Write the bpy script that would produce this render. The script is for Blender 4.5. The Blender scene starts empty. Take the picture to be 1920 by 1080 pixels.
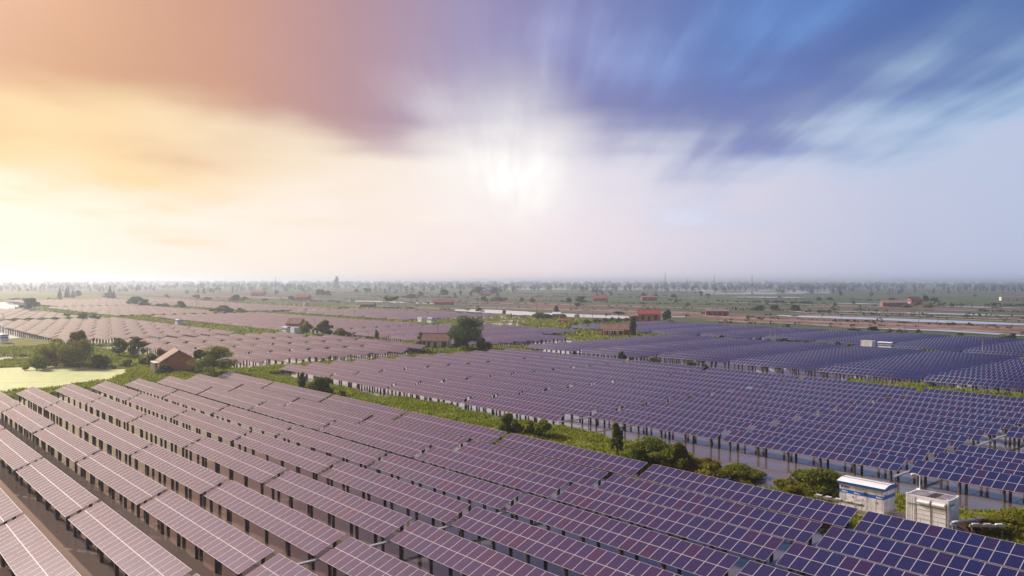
import bpy, math, random
import numpy as np
from mathutils import Matrix, Vector

SC = bpy.context.scene
COL = SC.collection
R = math.radians

# ------------------------------------------------------------------ camera
CAM_Z = 21.86
F = 1492.6                      # focal length in pixels of a 1920 px wide frame
PITCH, ROLL, YAW = R(0.4785), R(0.0908), R(48.538)
cam_data = bpy.data.cameras.new('camera')
cam_data.sensor_width = 36.0
cam_data.lens = 36.0 * F / 1920.0
cam_data.clip_start = 0.5
cam_data.clip_end = 30000
cam = bpy.data.objects.new('camera', cam_data)
COL.objects.link(cam)
cam.matrix_world = Matrix.Translation((0, 0, CAM_Z)) @ Matrix.Rotation(math.pi / 2 - PITCH, 4, 'X') @ Matrix.Rotation(ROLL, 4, 'Z')
SC.camera = cam

# ------------------------------------------------------------------ render look
SC.view_settings.view_transform = 'Standard'
SC.view_settings.look = 'None'
SC.view_settings.exposure = 0.45
SC.view_settings.gamma = 1.0
SC.view_settings.use_curve_mapping = False
SC.render.engine = 'CYCLES'
SC.cycles.use_denoising = True
SC.cycles.max_bounces = 9
SC.cycles.diffuse_bounces = 5
SC.cycles.glossy_bounces = 4
SC.cycles.transmission_bounces = 5
SC.cycles.transparent_max_bounces = 8
SC.cycles.volume_bounces = 3
SC.cycles.sample_clamp_indirect = 4.0


class Nodes:
    """small helper to write node trees"""
    def __init__(self, tree):
        self.t = tree
        tree.nodes.clear()

    def n(self, kind, **kw):
        nd = self.t.nodes.new(kind)
        for k, v in kw.items():
            setattr(nd, k, v)
        return nd

    def link(self, a, b):
        self.t.links.new(a, b)

    def put(self, sock, val):
        if hasattr(val, 'is_linked') or isinstance(val, bpy.types.NodeSocket):
            self.link(val, sock)
        elif isinstance(val, (tuple, list)) and len(val) == 3 and sock.type == 'RGBA':
            sock.default_value = (*val, 1)
        else:
            sock.default_value = val

    def math(self, op, a, b=0.0, c=None, clamp=False):
        nd = self.n('ShaderNodeMath', operation=op, use_clamp=clamp)
        self.put(nd.inputs[0], a)
        self.put(nd.inputs[1], b)
        if c is not None:
            self.put(nd.inputs[2], c)
        return nd.outputs[0]

    def smooth(self, x, lo, hi):
        nd = self.n('ShaderNodeMapRange', interpolation_type='SMOOTHSTEP')
        self.put(nd.inputs[0], x)
        nd.inputs[1].default_value = lo
        nd.inputs[2].default_value = hi
        return nd.outputs[0]

    def mix(self, fac, a, b, blend='MIX'):
        nd = self.n('ShaderNodeMix', data_type='RGBA', blend_type=blend)
        self.put(nd.inputs[0], fac)
        self.put(nd.inputs[6], a)
        self.put(nd.inputs[7], b)
        return nd.outputs[2]

    def ramp(self, fac, stops, interp='LINEAR'):
        nd = self.n('ShaderNodeValToRGB')
        el = nd.color_ramp.elements
        nd.color_ramp.interpolation = interp
        while len(el) < len(stops):
            el.new(0.5)
        for e, (p, c) in zip(el, stops):
            e.position = p
            e.color = (*c, 1)
        self.put(nd.inputs[0], fac)
        return nd.outputs[0]

    def noise(self, vec, scale, detail=3.0, rough=0.5, dist=0.0):
        nd = self.n('ShaderNodeTexNoise')
        if vec is not None:
            self.put(nd.inputs['Vector'], vec)
        nd.inputs['Scale'].default_value = scale
        nd.inputs['Detail'].default_value = detail
        nd.inputs['Roughness'].default_value = rough
        nd.inputs['Distortion'].default_value = dist
        return nd.outputs[0]


def srgb(r, g, b):
    f = lambda c: (c / 255 / 12.92) if c / 255 <= 0.04045 else ((c / 255 + 0.055) / 1.055) ** 2.4
    return (f(r), f(g), f(b))


# ------------------------------------------------------------------ sky
SUN_AZ, SUN_EL = R(-56), R(31)          # azimuth from the view direction, minus is left
world = bpy.data.worlds.new('World')
SC.world = world
world.use_nodes = True
N = Nodes(world.node_tree)
tc = N.n('ShaderNodeTexCoord')
sep = N.n('ShaderNodeSeparateXYZ')
N.link(tc.outputs['Generated'], sep.inputs[0])
dx, dy, dz = sep.outputs
up = N.math('MAXIMUM', dz, 0.0)
hor = N.math('SQRT', N.math('ADD', N.math('MULTIPLY', dx, dx), N.math('MULTIPLY', dy, dy)))
sx = N.math('DIVIDE', dx, N.math('MAXIMUM', hor, 0.001))         # -1 left, 0 ahead, 1 right
side = N.math('MULTIPLY_ADD', sx, 0.5, 0.5)
# cloud sheet seen in perspective: the clouds drift along +Y, so their streaks run to one vanishing point
den = N.math('ADD', up, 0.10)
cx = N.math('DIVIDE', dx, den)
cy = N.math('DIVIDE', dy, den)


def cloud_vec(kx, ky, off=0.0):
    c = N.n('ShaderNodeCombineXYZ')
    N.put(c.inputs[0], N.math('MULTIPLY_ADD', cx, kx, off))
    N.put(c.inputs[1], N.math('MULTIPLY', cy, ky))
    c.inputs[2].default_value = off
    return c.outputs[0]


streak = N.noise(cloud_vec(2.0, 0.42, 3.1), 1.0, 3.0, 0.5)
fine = N.noise(cloud_vec(9.0, 0.75, 7.7), 1.0, 3.0, 0.55)
mass = N.noise(cloud_vec(1.0, 0.85, 4.6), 1.0, 3.0, 0.5)
rightness = N.smooth(sx, -0.25, 0.35)
sc_ = lambda x, k: N.math('MULTIPLY', N.math('SUBTRACT', x, 0.5), k)
amp = N.math('MULTIPLY_ADD', rightness, 0.75, 0.25)
wob = N.math('ADD', N.math('MULTIPLY', N.math('ADD', sc_(streak, 0.11), sc_(fine, 0.03)), amp), sc_(mass, 0.20))
# the lower rim of the cloud deck dips towards the middle of the view
dip = N.math('ADD', N.math('MULTIPLY', N.math('MAXIMUM', N.math('SUBTRACT', -0.05, sx), 0.0), 0.03), N.math('MULTIPLY', N.math('MAXIMUM', N.math('SUBTRACT', sx, 0.20), 0.0), 0.26))
elev = N.math('ADD', N.math('ADD', up, wob), N.math('SUBTRACT', 0.030, dip))
low = N.ramp(side, [(0.20, srgb(255, 244, 224)), (0.36, srgb(254, 240, 228)), (0.46, srgb(252, 236, 234)),
                    (0.53, srgb(245, 232, 238)), (0.62, srgb(222, 216, 232)), (0.72, srgb(196, 202, 228)), (0.85, srgb(180, 196, 226))])
mid = N.ramp(side, [(0.18, srgb(244, 200, 134)), (0.28, srgb(248, 216, 164)), (0.38, srgb(248, 228, 204)), (0.47, srgb(253, 244, 240)),
                    (0.54, srgb(236, 230, 240)), (0.62, srgb(206, 212, 236)), (0.72, srgb(178, 204, 234)), (0.84, srgb(150, 196, 230))])
high = N.ramp(side, [(0.16, srgb(190, 132, 84)), (0.25, srgb(204, 148, 100)), (0.33, srgb(202, 146, 120)), (0.40, srgb(180, 140, 148)),
                     (0.47, srgb(158, 146, 182)), (0.54, srgb(126, 128, 180)), (0.63, srgb(92, 120, 182)), (0.80, srgb(66, 108, 176))])
deep = N.ramp(side, [(0.16, srgb(196, 132, 146)), (0.34, srgb(178, 116, 148)), (0.44, srgb(126, 98, 146)),
                     (0.53, srgb(98, 92, 152)), (0.60, srgb(66, 80, 146)), (0.70, srgb(38, 70, 140)), (0.85, srgb(34, 66, 132))])  # sky above the view, tinted mauve at left to colour the panels' reflections
# the veil towards the hidden sun (left) is brighter than white
def gain(col, g):
    v_ = N.n('ShaderNodeVectorMath', operation='SCALE')
    N.link(col, v_.inputs[0])
    N.put(v_.inputs['Scale'], N.math('MULTIPLY_ADD', N.smooth(sx, 0.05, -0.75), g, 1.0))
    return v_.outputs[0]


low, mid = gain(low, 0.04), gain(mid, 0.0)
c1 = N.mix(N.smooth(elev, 0.07, 0.17), low, mid)
c2 = N.mix(N.smooth(elev, 0.155, 0.245), c1, high)
c3 = N.mix(N.smooth(elev, 0.31, 0.72), c2, deep)
# bluish cloud bank right of the bright gap, broken into streaks
bank = N.math('MULTIPLY', N.math('MULTIPLY', N.smooth(sx, 0.02, 0.20), N.smooth(up, 0.085, 0.15)), N.math('MULTIPLY', N.smooth(elev, 0.095, 0.19), N.math('SUBTRACT', 1.0, N.smooth(elev, 0.20, 0.33))))
bank = N.math('MULTIPLY', bank, N.smooth(N.math('ADD', N.math('MULTIPLY', mass, 0.45), N.math('ADD', N.math('MULTIPLY', streak, 0.4), N.math('MULTIPLY', fine, 0.15))), 0.32, 0.60))
c4 = N.mix(N.math('MULTIPLY', bank, 0.88), c3, N.ramp(side, [(0.5, srgb(170, 160, 196)), (0.62, srgb(116, 122, 178)), (0.74, srgb(76, 100, 164))]))
# lighter wisps in the deck
wisp = N.math('MULTIPLY', N.smooth(elev, 0.17, 0.24), N.smooth(N.math('ADD', N.math('MULTIPLY', mass, 0.5), N.math('ADD', N.math('MULTIPLY', streak, 0.35), N.math('MULTIPLY', fine, 0.2))), 0.55, 0.72))
wisp = N.math('MULTIPLY', wisp, N.smooth(sx, -0.35, 0.0))
c4 = N.mix(N.math('MULTIPLY', wisp, 0.42), c4, N.ramp(side, [(0.36, srgb(232, 214, 196)), (0.5, srgb(186, 190, 220)), (0.64, srgb(120, 168, 222))]))
# streaks drawn out by the long exposure, stronger on the right
val = N.math('ADD', 1.0, N.math('MULTIPLY', N.math('ADD', sc_(fine, 0.22), N.math('ADD', sc_(streak, 0.32), sc_(mass, 0.8))), N.math('MULTIPLY', amp, N.smooth(elev, 0.10, 0.2))))
vm = N.n('ShaderNodeVectorMath', operation='SCALE')
N.link(c4, vm.inputs[0])
N.link(val, vm.inputs['Scale'])
c4 = vm.outputs[0]
# bright gap where the sun's light breaks through the veil
gap_dir = Vector((math.sin(R(-0.6)) * math.cos(R(9.0)), math.cos(R(-0.6)) * math.cos(R(9.0)), math.sin(R(9.0))))
dot = N.n('ShaderNodeVectorMath', operation='DOT_PRODUCT')
N.link(tc.outputs['Generated'], dot.inputs[0])
dot.inputs[1].default_value = gap_dir
gap = N.math('ADD', dot.outputs['Value'], N.math('ADD', sc_(fine, 0.0022), N.math('ADD', sc_(streak, 0.006), sc_(mass, 0.003))))
g1 = N.math('POWER', N.smooth(gap, math.cos(R(8.5)), 1.0), 1.8)
c5 = N.mix(N.math('MULTIPLY', g1, 0.55), c4, srgb(255, 250, 246))
glow = N.math('MULTIPLY', N.math('POWER', N.smooth(gap, math.cos(R(5.0)), 1.0010), 1.6), N.math('MULTIPLY', N.smooth(N.math('ADD', N.math('MULTIPLY', streak, 0.6), N.math('MULTIPLY', fine, 0.4)), 0.36, 0.6), 0.75))
c6 = N.mix(glow, c5, (1.2, 1.17, 1.15))
# added pink glow, centred out of view left, to brighten the panels' reflections
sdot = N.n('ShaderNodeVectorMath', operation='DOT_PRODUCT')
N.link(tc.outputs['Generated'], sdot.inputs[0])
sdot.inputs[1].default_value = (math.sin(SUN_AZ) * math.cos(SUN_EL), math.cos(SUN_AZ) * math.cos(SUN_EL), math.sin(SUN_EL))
added_glow = N.math('MULTIPLY', N.math('POWER', N.math('MAXIMUM', sdot.outputs['Value'], 0.0), 20.0), 1.7)
c6 = N.mix(added_glow, c6, (1.0, 0.70, 0.72), 'ADD')
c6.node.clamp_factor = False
# below the horizon: plain haze colour
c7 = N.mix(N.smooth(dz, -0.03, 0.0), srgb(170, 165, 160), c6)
sky = N.n('ShaderNodeTexSky', sky_type='NISHITA')
sky.sun_disc = False
sky.sun_elevation = SUN_EL
sky.sun_rotation = SUN_AZ
sky.air_density = 1.5
sky.dust_density = 3.0
bg_sky = N.n('ShaderNodeBackground')
N.link(sky.outputs[0], bg_sky.inputs[0])
bg_sky.inputs[1].default_value = 0.08
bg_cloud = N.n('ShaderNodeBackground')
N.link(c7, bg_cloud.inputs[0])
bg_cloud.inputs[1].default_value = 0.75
mx = N.n('ShaderNodeMixShader')
mx.inputs[0].default_value = 0.93
N.link(bg_sky.outputs[0], mx.inputs[1])
N.link(bg_cloud.outputs[0], mx.inputs[2])
wo = N.n('ShaderNodeOutputWorld')
N.link(mx.outputs[0], wo.inputs[0])

# ------------------------------------------------------------------ sun (veiled)
sun_data = bpy.data.lights.new('sun', 'SUN')
sun_data.energy = 4.8
sun_data.angle = R(12)
sun_data.color = (1.0, 0.90, 0.76)
sun = bpy.data.objects.new('sun', sun_data)
COL.objects.link(sun)
sd = Vector((math.sin(SUN_AZ) * math.cos(SUN_EL), math.cos(SUN_AZ) * math.cos(SUN_EL), math.sin(SUN_EL)))
sun.rotation_euler = sd.to_track_quat('Z', 'Y').to_euler()

# ------------------------------------------------------------------ frame of reference of the solar rows
UD = np.array([math.cos(YAW), -math.sin(YAW)])      # along a row, to the right and towards the camera
VD = np.array([math.sin(YAW), math.cos(YAW)])       # across the rows, away from the camera
ROW_ROT = -YAW


def W(u, v, z=0.0):
    return Vector((UD[0] * u + VD[0] * v, UD[1] * u + VD[1] * v, z))


def at(px, py, z=0.45):
    """point of the level z seen at a pixel of the 1920 x 1080 frame"""
    a, b = px - 960, py - 540
    cr, sr = math.cos(ROLL), math.sin(ROLL)
    a, b = a * cr + b * sr, -a * sr + b * cr
    d = (a / F, 1.0, -b / F)
    c, s = math.cos(PITCH), math.sin(PITCH)
    r = (d[0], d[1] * c + d[2] * s, -d[1] * s + d[2] * c)
    t = (z - CAM_Z) / r[2]
    return Vector((r[0] * t, r[1] * t, z))


def uv_of(p):
    return p.x * UD[0] + p.y * UD[1], p.x * VD[0] + p.y * VD[1]


def pix(p):
    x, y, z = p[0], p[1], p[2] - CAM_Z
    c, s = math.cos(PITCH), math.sin(PITCH)
    yy = y * c - z * s
    zz = y * s + z * c
    if yy < 1:
        return None
    return 960 + F * x / yy, 540 - F * zz / yy


# ------------------------------------------------------------------ value noise in numpy
def vnoise(x, y, seed=0):
    x = np.asarray(x, float)
    y = np.asarray(y, float)
    xi, yi = np.floor(x).astype(np.int64), np.floor(y).astype(np.int64)
    fx, fy = x - xi, y - yi
    fx, fy = fx * fx * (3 - 2 * fx), fy * fy * (3 - 2 * fy)

    def h(i, j):
        n = (i * 374761393 + j * 668265263 + seed * 974711) & 0x7fffffff
        n = ((n ^ (n >> 13)) * 1274126177) & 0x7fffffff
        return ((n ^ (n >> 16)) & 0xffff) / 65535.0
    a, b, c, d = h(xi, yi), h(xi + 1, yi), h(xi, yi + 1), h(xi + 1, yi + 1)
    return (a * (1 - fx) + b * fx) * (1 - fy) + (c * (1 - fx) + d * fx) * fy


# ------------------------------------------------------------------ mesh helpers
class MB:
    def __init__(self):
        self.v, self.f, self.m = [], [], []

    def quadbox(self, x0, x1, y0, y1, z0, z1, mat=0, xf=None):
        b = len(self.v)
        pts = [(x0, y0, z0), (x1, y0, z0), (x1, y1, z0), (x0, y1, z0), (x0, y0, z1), (x1, y0, z1), (x1, y1, z1), (x0, y1, z1)]
        if xf is not None:
            pts = [tuple(xf @ Vector(p)) for p in pts]
        self.v += pts
        for q in ((0, 3, 2, 1), (4, 5, 6, 7), (0, 1, 5, 4), (1, 2, 6, 5), (2, 3, 7, 6), (3, 0, 4, 7)):
            self.f.append(tuple(b + i for i in q))
            self.m.append(mat)
        return self

    def box(self, c, s, mat=0, xf=None):
        return self.quadbox(c[0] - s[0] / 2, c[0] + s[0] / 2, c[1] - s[1] / 2, c[1] + s[1] / 2, c[2] - s[2] / 2, c[2] + s[2] / 2, mat, xf)

    def tube(self, p0, p1, r0, r1=None, n=8, mat=0, caps=True):
        r1 = r0 if r1 is None else r1
        p0, p1 = Vector(p0), Vector(p1)
        d = (p1 - p0).normalized()
        a = d.orthogonal().normalized()
        c = d.cross(a)
        b = len(self.v)
        for p, r in ((p0, r0), (p1, r1)):
            for i in range(n):
                t = 2 * math.pi * i / n
                self.v.append(tuple(p + (a * math.cos(t) + c * math.sin(t)) * r))
        for i in range(n):
            j = (i + 1) % n
            self.f.append((b + i, b + j, b + n + j, b + n + i))
            self.m.append(mat)
        if caps:
            self.f.append(tuple(b + i for i in reversed(range(n))))
            self.f.append(tuple(b + n + i for i in range(n)))
            self.m += [mat, mat]
        return self

    def path(self, pts, r, n=6, mat=0):
        for a, b in zip(pts[:-1], pts[1:]):
            self.tube(a, b, r, r, n, mat)
        return self

    def face(self, pts, mat=0):
        b = len(self.v)
        self.v += [tuple(p) for p in pts]
        self.f.append(tuple(range(b, b + len(pts))))
        self.m.append(mat)
        return self

    def mesh(self, name, mats):
        me = bpy.data.meshes.new(name)
        me.from_pydata(self.v, [], self.f)
        for m in mats:
            me.materials.append(m)
        if len(mats) > 1:
            me.polygons.foreach_set('material_index', self.m)
        me.update()
        return me

    def build(self, name, mats, parent=None, loc=None, rot=None):
        return obj(name, self.mesh(name, mats if isinstance(mats, (list, tuple)) else [mats]), parent, loc, rot)


def obj(name, me, parent=None, loc=None, rot=None):
    o = bpy.data.objects.new(name, me)
    COL.objects.link(o)
    if parent is not None:
        o.parent = parent
    if loc is not None:
        o.location = loc
    if rot is not None:
        o.rotation_euler = rot
    return o


def empty(name, loc, rz=0.0):
    o = bpy.data.objects.new(name, None)
    COL.objects.link(o)
    o.location = loc
    o.rotation_euler = (0, 0, rz)
    o.empty_display_size = 0.5
    return o


def tag(o, label=None, cat=None, group=None, kind=None):
    if label:
        o['label'] = label
    if cat:
        o['category'] = cat
    if group:
        o['group'] = group
    if kind:
        o['kind'] = kind
    return o


def np_mesh(name, verts, quads, mats, mat_idx=None, attr=None):
    """fast mesh from arrays: verts (n,3), quads (m,4)"""
    me = bpy.data.meshes.new(name)
    me.vertices.add(len(verts))
    me.vertices.foreach_set('co', np.ascontiguousarray(verts, dtype=np.float32).ravel())
    k = quads.shape[1]
    me.loops.add(len(quads) * k)
    me.loops.foreach_set('vertex_index', np.ascontiguousarray(quads, dtype=np.int32).ravel())
    me.polygons.add(len(quads))
    me.polygons.foreach_set('loop_start', np.arange(0, len(quads) * k, k, dtype=np.int32))
    for m in mats:
        me.materials.append(m)
    if mat_idx is not None:
        me.polygons.foreach_set('material_index', np.ascontiguousarray(mat_idx, dtype=np.int32))
    if attr is not None:
        for nm, dom, dat in attr:
            a = me.attributes.new(nm, 'FLOAT', dom)
            a.data.foreach_set('value', np.ascontiguousarray(dat, dtype=np.float32))
    me.update(calc_edges=True)
    return me


# ------------------------------------------------------------------ materials
def material(name):
    m = bpy.data.materials.new(name)
    m.use_nodes = True
    n = Nodes(m.node_tree)
    b = n.n('ShaderNodeBsdfPrincipled')
    o = n.n('ShaderNodeOutputMaterial')
    n.link(b.outputs[0], o.inputs[0])
    return m, n, b


def simple(name, col, rough=0.7, var=0.15, scale=3.0, metal=0.0, spec=0.4, bump=0.0):
    m, n, b = material(name)
    t = n.n('ShaderNodeTexCoord')
    nz = n.noise(t.outputs['Object'], scale, 4.0, 0.6)
    lo = tuple(c * (1 - var * 1.4) for c in col)
    hi = tuple(min(1, c * (1 + var)) for c in col)
    n.put(b.inputs['Base Color'], n.ramp(nz, [(0.3, lo), (0.7, hi)]))
    b.inputs['Roughness'].default_value = rough
    b.inputs['Metallic'].default_value = metal
    b.inputs['Specular IOR Level'].default_value = spec
    if bump:
        bp = n.n('ShaderNodeBump')
        bp.inputs['Strength'].default_value = bump
        bp.inputs['Distance'].default_value = 0.05
        n.link(n.noise(t.outputs['Object'], scale * 4, 4.0, 0.6), bp.inputs['Height'])
        n.link(bp.outputs[0], b.inputs['Normal'])
    return m


def panel_glass(name, random_from):
    m, n, b = material(name)
    if random_from == 'object':
        rnd = n.n('ShaderNodeObjectInfo').outputs['Random']
    else:
        rnd = n.n('ShaderNodeAttribute', attribute_name='tone').outputs['Fac']
    # polycrystalline cells differ from blue to a reddish violet
    tone = n.ramp(rnd, [(0.0, (0.005, 0.008, 0.054)), (0.5, (0.008, 0.007, 0.047)), (0.85, (0.016, 0.006, 0.042)), (1.0, (0.026, 0.006, 0.034))])
    if random_from == 'object':
        t = n.n('ShaderNodeTexCoord')
        s = n.n('ShaderNodeSeparateXYZ')
        n.link(t.outputs['Object'], s.inputs[0])

        def lines(sock, period, width):
            fr = n.math('FRACT', n.math('MULTIPLY_ADD', sock, 1.0 / period, 0.5))
            d = n.math('ABSOLUTE', n.math('SUBTRACT', fr, 0.5))
            return n.math('LESS_THAN', d, width / period / 2)
        g = n.math('MAXIMUM', lines(s.outputs[0], 0.154, 0.012), lines(s.outputs[1], 0.1375, 0.010))
        tone = n.mix(n.math('MULTIPLY', g, 0.35), tone, (0.11, 0.09, 0.22))
    n.put(b.inputs['Base Color'], tone)
    b.inputs['Roughness'].default_value = 0.11
    b.inputs['IOR'].default_value = 2.15
    # pale sheen added to lighten the glass where seen at a flat angle
    b.inputs['Sheen Weight'].default_value = 0.45
    b.inputs['Sheen Roughness'].default_value = 0.3
    b.inputs['Sheen Tint'].default_value = (1.0, 0.88, 0.87, 1)
    return m


M = {}
M['glass_one'] = panel_glass('panel_glass', 'object')
M['glass_many'] = panel_glass('panel_glass_far', 'attribute')
M['alu'] = simple('aluminium_frame', (0.40, 0.39, 0.42), 0.55, 0.06, 6.0, 0.0)
M['steel'] = simple('galvanised_steel', (0.42, 0.42, 0.43), 0.45, 0.2, 5.0, 0.5)
M['pile'] = simple('pile_concrete', (0.085, 0.062, 0.052), 0.85, 0.4, 4.0)
M['white_paint'] = simple('white_paint', (0.76, 0.79, 0.83), 0.4, 0.08, 1.2)
M['white_dirty'] = simple('weathered_white', (0.64, 0.66, 0.69), 0.55, 0.24, 1.5)
M['blue_trim'] = simple('blue_trim', (0.012, 0.085, 0.25), 0.4, 0.1, 2.0)
M['blue_band'] = simple('blue_band', (0.010, 0.12, 0.50), 0.4, 0.05, 2.0)
M['dark'] = simple('dark_fitting', (0.03, 0.03, 0.035), 0.6, 0.2, 4.0)
M['teal'] = simple('teal_print', (0.02, 0.16, 0.20), 0.5, 0.1, 4.0)
M['grey_metal'] = simple('grey_metal', (0.36, 0.35, 0.36), 0.6, 0.35, 1.6)
M['concrete'] = simple('concrete', (0.46, 0.40, 0.31), 0.9, 0.2, 1.5)
M['orange_cable'] = simple('orange_cable', (0.55, 0.26, 0.07), 0.6, 0.1, 3.0)
M['timber'] = simple('dark_timber', (0.075, 0.05, 0.035), 0.85, 0.3, 3.0)
M['pole'] = simple('pole_concrete', (0.22, 0.20, 0.19), 0.85, 0.2, 2.0)
M['bark'] = simple('bark', (0.085, 0.062, 0.045), 0.9, 0.4, 5.0)


def brick_mat(name, a, b_, mortar, scale=3.2):
    m, n, b = material(name)
    t = n.n('ShaderNodeTexCoord')
    sp = n.n('ShaderNodeSeparateXYZ')
    n.link(t.outputs['Object'], sp.inputs[0])
    cb = n.n('ShaderNodeCombineXYZ')
    n.put(cb.inputs[0], n.math('ADD', sp.outputs[0], sp.outputs[1]))
    n.put(cb.inputs[1], sp.outputs[2])
    br = n.n('ShaderNodeTexBrick')
    n.link(cb.outputs[0], br.inputs['Vector'])
    br.inputs['Scale'].default_value = scale
    br.inputs['Color1'].default_value = (*a, 1)
    br.inputs['Color2'].default_value = (*b_, 1)
    br.inputs['Mortar'].default_value = (*mortar, 1)
    br.inputs['Mortar Size'].default_value = 0.015
    dirt = n.noise(t.outputs['Object'], 0.9, 5.0, 0.65)
    n.put(b.inputs['Base Color'], n.mix(n.smooth(dirt, 0.5, 0.75), br.outputs[0], (0.16, 0.10, 0.07)))
    b.inputs['Roughness'].default_value = 0.9
    return m


M['brick_orange'] = brick_mat('orange_brick', (0.60, 0.19, 0.06), (0.50, 0.15, 0.055), (0.42, 0.24, 0.14))
M['brick_red'] = brick_mat('red_brick', (0.34, 0.10, 0.06), (0.27, 0.08, 0.05), (0.28, 0.2, 0.16))
M['brick_dark'] = brick_mat('dark_brick', (0.22, 0.085, 0.06), (0.17, 0.07, 0.055), (0.2, 0.15, 0.12))
M['plaster'] = simple('old_plaster', (0.62, 0.57, 0.52), 0.9, 0.3, 0.8)


def tile_mat(name, a, b_):
    m, n, b = material(name)
    t = n.n('ShaderNodeTexCoord')
    nz = n.noise(t.outputs['Object'], 1.3, 5.0, 0.7)
    n.put(b.inputs['Base Color'], n.ramp(nz, [(0.3, a), (0.7, b_)]))
    b.inputs['Roughness'].default_value = 0.9
    return m


M['tile_brown'] = tile_mat('brown_tiles', (0.15, 0.085, 0.06), (0.30, 0.18, 0.13))
M['tile_pale'] = tile_mat('weathered_tiles', (0.22, 0.14, 0.10), (0.46, 0.34, 0.26))
M['tile_red'] = tile_mat('red_tiles', (0.30, 0.06, 0.045), (0.40, 0.10, 0.07))
M['tile_grey'] = tile_mat('grey_tiles', (0.16, 0.12, 0.11), (0.28, 0.23, 0.21))
M['sheet_blue'] = tile_mat('blue_sheet', (0.05, 0.18, 0.40), (0.08, 0.24, 0.5))


def foliage(name, dark, light, yellow, trans=0.35):
    m = bpy.data.materials.new(name)
    m.use_nodes = True
    n = Nodes(m.node_tree)
    t = n.n('ShaderNodeTexCoord')
    geo = n.n('ShaderNodeNewGeometry')
    info = n.n('ShaderNodeObjectInfo')
    nz = n.noise(t.outputs['Object'], 0.55, 3.0, 0.6)
    k = n.math('ADD', n.math('MULTIPLY', geo.outputs['Random Per Island'], 0.5), n.math('MULTIPLY', nz, 0.6))
    col = n.ramp(k, [(0.25, dark), (0.6, light), (0.9, yellow)])
    hs = n.n('ShaderNodeHueSaturation')
    n.put(hs.inputs['Color'], col)
    n.put(hs.inputs['Hue'], n.math('MULTIPLY_ADD', info.outputs['Random'], 0.03, 0.485))
    n.put(hs.inputs['Value'], n.math('MULTIPLY_ADD', info.outputs['Random'], 0.35, 0.85))
    d = n.n('ShaderNodeBsdfDiffuse')
    tr = n.n('ShaderNodeBsdfTranslucent')
    n.link(hs.outputs[0], d.inputs[0])
    n.link(hs.outputs[0], tr.inputs[0])
    mx_ = n.n('ShaderNodeMixShader')
    mx_.inputs[0].default_value = trans
    n.link(d.outputs[0], mx_.inputs[1])
    n.link(tr.outputs[0], mx_.inputs[2])
    o = n.n('ShaderNodeOutputMaterial')
    n.link(mx_.outputs[0], o.inputs[0])
    return m


M['leaf'] = foliage('leaves', (0.075, 0.105, 0.016), (0.18, 0.205, 0.034), (0.29, 0.27, 0.05), 0.5)
M['leaf_dark'] = foliage('dark_leaves', (0.040, 0.068, 0.020), (0.092, 0.128, 0.034), (0.17, 0.18, 0.045), 0.45)
M['leaf_light'] = foliage('light_leaves', (0.12, 0.145, 0.018), (0.25, 0.25, 0.036), (0.37, 0.33, 0.06), 0.5)
M['leaf_dry'] = foliage('dry_twigs', (0.13, 0.085, 0.055), (0.22, 0.15, 0.09), (0.3, 0.22, 0.13))
M['grass'] = foliage('grass_blades', (0.10, 0.145, 0.016), (0.21, 0.25, 0.028), (0.37, 0.33, 0.05), 0.45)
M['leaf_far'] = foliage('far_leaves', (0.022, 0.036, 0.022), (0.042, 0.058, 0.034), (0.07, 0.08, 0.04), 0.1)

# water: turbid pond water, calm
m, n, b = material('pond_water')
t = n.n('ShaderNodeTexCoord')
silt = n.noise(t.outputs['Object'], 0.035, 4.0, 0.6)
n.put(b.inputs['Base Color'], n.ramp(silt, [(0.3, (0.095, 0.066, 0.050)), (0.7, (0.15, 0.122, 0.105))]))
b.inputs['Roughness'].default_value = 0.05
b.inputs['IOR'].default_value = 1.6
bp = n.n('ShaderNodeBump')
bp.inputs['Strength'].default_value = 0.03
bp.inputs['Distance'].default_value = 0.05
n.link(n.noise(t.outputs['Object'], 1.6, 2.0, 0.5), bp.inputs['Height'])
n.link(bp.outputs[0], b.inputs['Normal'])
M['water'] = m

m, n, b = material('duckweed_film')
t = n.n('ShaderNodeTexCoord')
a1 = n.noise(t.outputs['Object'], 0.25, 5.0, 0.65, 0.6)
a2 = n.noise(t.outputs['Object'], 2.2, 4.0, 0.7)
base = n.ramp(a1, [(0.3, (0.42, 0.54, 0.17)), (0.65, (0.60, 0.66, 0.30))])
n.put(b.inputs['Base Color'], n.mix(n.smooth(a2, 0.56, 0.66), base, (0.20, 0.27, 0.06)))
b.inputs['Roughness'].default_value = 0.45
M['duckweed'] = m

# ground: attribute 'dry' runs from green to bare brown earth
m, n, b = material('ground_cover')
t = n.n('ShaderNodeTexCoord')
dry = n.n('ShaderNodeAttribute', attribute_name='dry').outputs['Fac']
n1 = n.noise(t.outputs['Object'], 0.25, 6.0, 0.65)
n2 = n.noise(t.outputs['Object'], 0.02, 4.0, 0.6)
green = n.ramp(n1, [(0.25, (0.10, 0.12, 0.022)), (0.55, (0.18, 0.18, 0.035)), (0.8, (0.27, 0.23, 0.06))])
field = n.n('ShaderNodeAttribute', attribute_name='field').outputs['Fac']
green = n.mix(field, green, n.ramp(n1, [(0.25, (0.035, 0.060, 0.028)), (0.6, (0.07, 0.095, 0.040)), (0.85, (0.12, 0.12, 0.05))]))
brown = n.ramp(n1, [(0.25, (0.09, 0.055, 0.042)), (0.6, (0.17, 0.105, 0.08)), (0.85, (0.25, 0.17, 0.125))])
fac = n.math('ADD', dry, n.math('MULTIPLY', n.math('SUBTRACT', n2, 0.5), 1.1), clamp=True)
n.put(b.inputs['Base Color'], n.mix(n.smooth(fac, 0.3, 0.7), green, brown))
b.inputs['Roughness'].default_value = 0.95
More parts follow.
